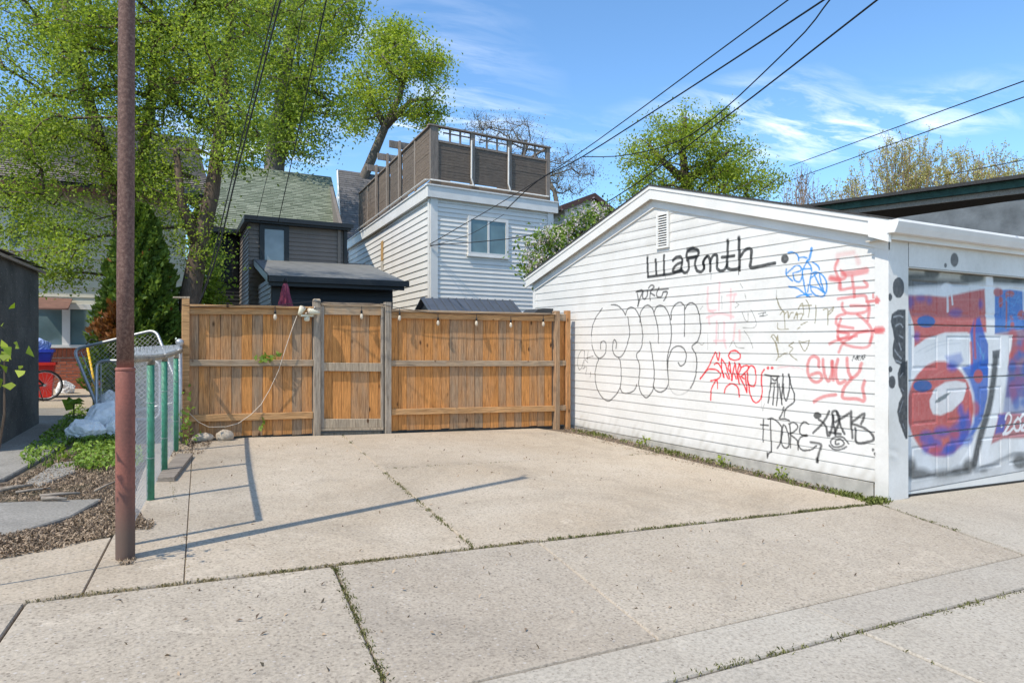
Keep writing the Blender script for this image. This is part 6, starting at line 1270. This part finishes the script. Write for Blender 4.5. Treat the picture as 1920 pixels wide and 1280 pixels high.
for (px, py, lab) in ((1465, 893, 'leafy yellow-green weed by the garage wall, the largest there'), (1537, 902, 'small bright weed near the garage corner'), (1352, 868, 'low weed at the middle of the garage wall foot'), (1205, 833, 'tiny weed nearest the fence along the garage wall')):
    p = G(px, py); k = 26; c = p+np.array([0, 0, .05])+rng.normal(size=(k, 3))*np.array([.05, .05, .035]); wd_ = thing('weed_plant', lab, 'weed', p, 'weeds by the garage wall'); mobj('leaves', np_mesh('leaves', leaf_quads(c, .05, .5), 4, 'leaf_spring', rng.random(k)), wd_)
    mb = MB(); mb.tube([p-np.array([0, 0, .02]), p+np.array([.01, 0, .08])], .003, 4); mb.build('stem', 'bark', wd_)
def inpoly(poly, n, dz=0.):
    P = [G(*p)[:2] for p in poly]; A = np.array(P); out = []; lo, hi = A.min(0), A.max(0)
    while len(out) < n:
        q = lo+(hi-lo)*rng.random(2); ins = False
        for a, b in zip(P, P[1:]+P[:1]):
            if (a[1] > q[1]) != (b[1] > q[1]) and q[0] < (b[0]-a[0])*(q[1]-a[1])/(b[1]-a[1])+a[0]: ins = not ins
        if ins: out.append((q[0], q[1], gz(*q)+dz))
    return np.array(out)
def flakes(name, pts, size, asp, mt, label, cat, up=2.5, fold=.15):
    q = np.array(pts)+np.array([0, 0, 1.])*rng.random(len(pts))[:, None]*.018; return stuff(mobj(name, np_mesh(name, leaf_quads(q, size, asp, up, fold), 4, mt, rng.random(len(pts))), None), label, cat)
ch_ = np.concatenate([inpoly([(-60, 1015), (110, 985), (215, 935), (262, 960), (275, 985), (225, 1000), (110, 1028), (-60, 1060)], 7000), inpoly([(-40, 935), (60, 880), (140, 845), (225, 850), (262, 900), (250, 945), (190, 940), (60, 935)], 7000, -.012), inpoly([(290, 850), (345, 822), (400, 828), (380, 850), (330, 858)], 700), inpoly([(1062, 795), (1100, 800), (1400, 872), (1640, 925), (1560, 915), (1330, 880), (1050, 812)], 2600, -.01), inpoly([(220, 1050), (255, 1046), (250, 1058), (225, 1060)], 90), inpoly([(255, 975), (290, 978), (285, 992), (250, 995)], 250)])
flakes('wood_chips', ch_, .034, .26, 'mulch', 'brown wood chips and leaf litter on the left verge', 'litter')
wd2 = np.concatenate([inpoly([(30, 862), (75, 825), (150, 760), (165, 800), (120, 840), (60, 875)], 800, .03), inpoly([(130, 850), (160, 815), (225, 820), (228, 880), (180, 885), (135, 875)], 700, .03), inpoly([(225, 860), (262, 840), (268, 870), (232, 890)], 300, .03), inpoly([(318, 820), (345, 770), (346, 815), (325, 838)], 320, .1)])
flakes('ground_weeds', wd2+np.array([0, 0, .0]), .05, .5, 'weed', 'low green weeds between the path and chain-link fence', 'weeds', .8, .3)
deb = np.concatenate([inpoly([(360, 830), (1040, 800), (1400, 885), (900, 1020), (330, 1060)], 150), inpoly([(60, 1130), (900, 1040), (1600, 960), (1700, 1060), (900, 1270), (60, 1270)], 110)])
flakes('leaf_litter', deb, .03, .4, 'mulch', 'scattered dry leaf bits on the concrete', 'litter')
scatter_blades('weed_grass', inpoly([(30, 865), (75, 825), (150, 760), (228, 815), (230, 885), (150, 880), (60, 880)], 450, -.02), .075, 'weed', 'taller grass blades among the weeds by the tarp', .005, 3)
vn = inpoly([(320, 815), (347, 760), (348, 812), (328, 835)], 1); c = np.array([fpt(fl-.25, .45, .05)])+rng.normal(size=(70, 3))*np.array([.08, .10, .16]); vp_ = thing('fence_vine', 'leafy vine at the far end of the chain-link fence', 'vine', (c[0][0], c[0][1], gz(*c[0][:2])))
mobj('leaves', np_mesh('leaves', leaf_quads(c, .07, .6), 4, 'weed', rng.random(70)), vp_); p0 = fpt(fl-.25, 0, .05); mb = MB(); mb.tube([(p0[0], p0[1], gz(p0[0], p0[1])-.02), (p0[0], p0[1], .6)], .004, 4); mb.build('stem', 'bark', vp_)
bw = ground_snap(G(138, 785)[:2]); k = 9; c = bw+np.array([0, 0, .22])+rng.normal(size=(k, 3))*np.array([.2, .1, .06]); bl_ = thing('broadleaf_weed', 'broad-leaved dark green weed beside the white tarp', 'weed', bw); mobj('leaves', np_mesh('leaves', leaf_quads(c, .2, .8, 2.), 4, 'weed', rng.random(k)*.5), bl_); mb = MB(); mb.tube([bw, bw+np.array([0, 0, .22])], .006, 4); mb.build('stem', 'bark', bl_)
for i, (a, b, r, lab) in enumerate((((75, 936), (150, 930), .016, 'short stick at the edge of the concrete patch'), ((30, 928), (95, 920), .012, 'thin pale stick left of the wood chips'), ((0, 925), (60, 916), .02, 'grey stick lying at the left frame edge'), ((178, 925), (222, 905), .011, 'slanting stick just left of the pole'), ((135, 850), (175, 842), .01, 'small stick among the weeds'), ((78, 941), (125, 942), .018, 'dark broken stick on the concrete patch'))):
    A_, B_ = G(*a), G(*b); mb = MB(); m_ = (A_+B_)/2+np.array([0, .015, 0]); mb.tube([A_+np.array([0, 0, r+.012]), m_+np.array([0, 0, r+.014]), B_+np.array([0, 0, r+.012])], [r, r*.9, r*.6], 6); tag(mb.build('stick', 'old_plank', None, True), lab, 'stick', 'sticks in the litter')
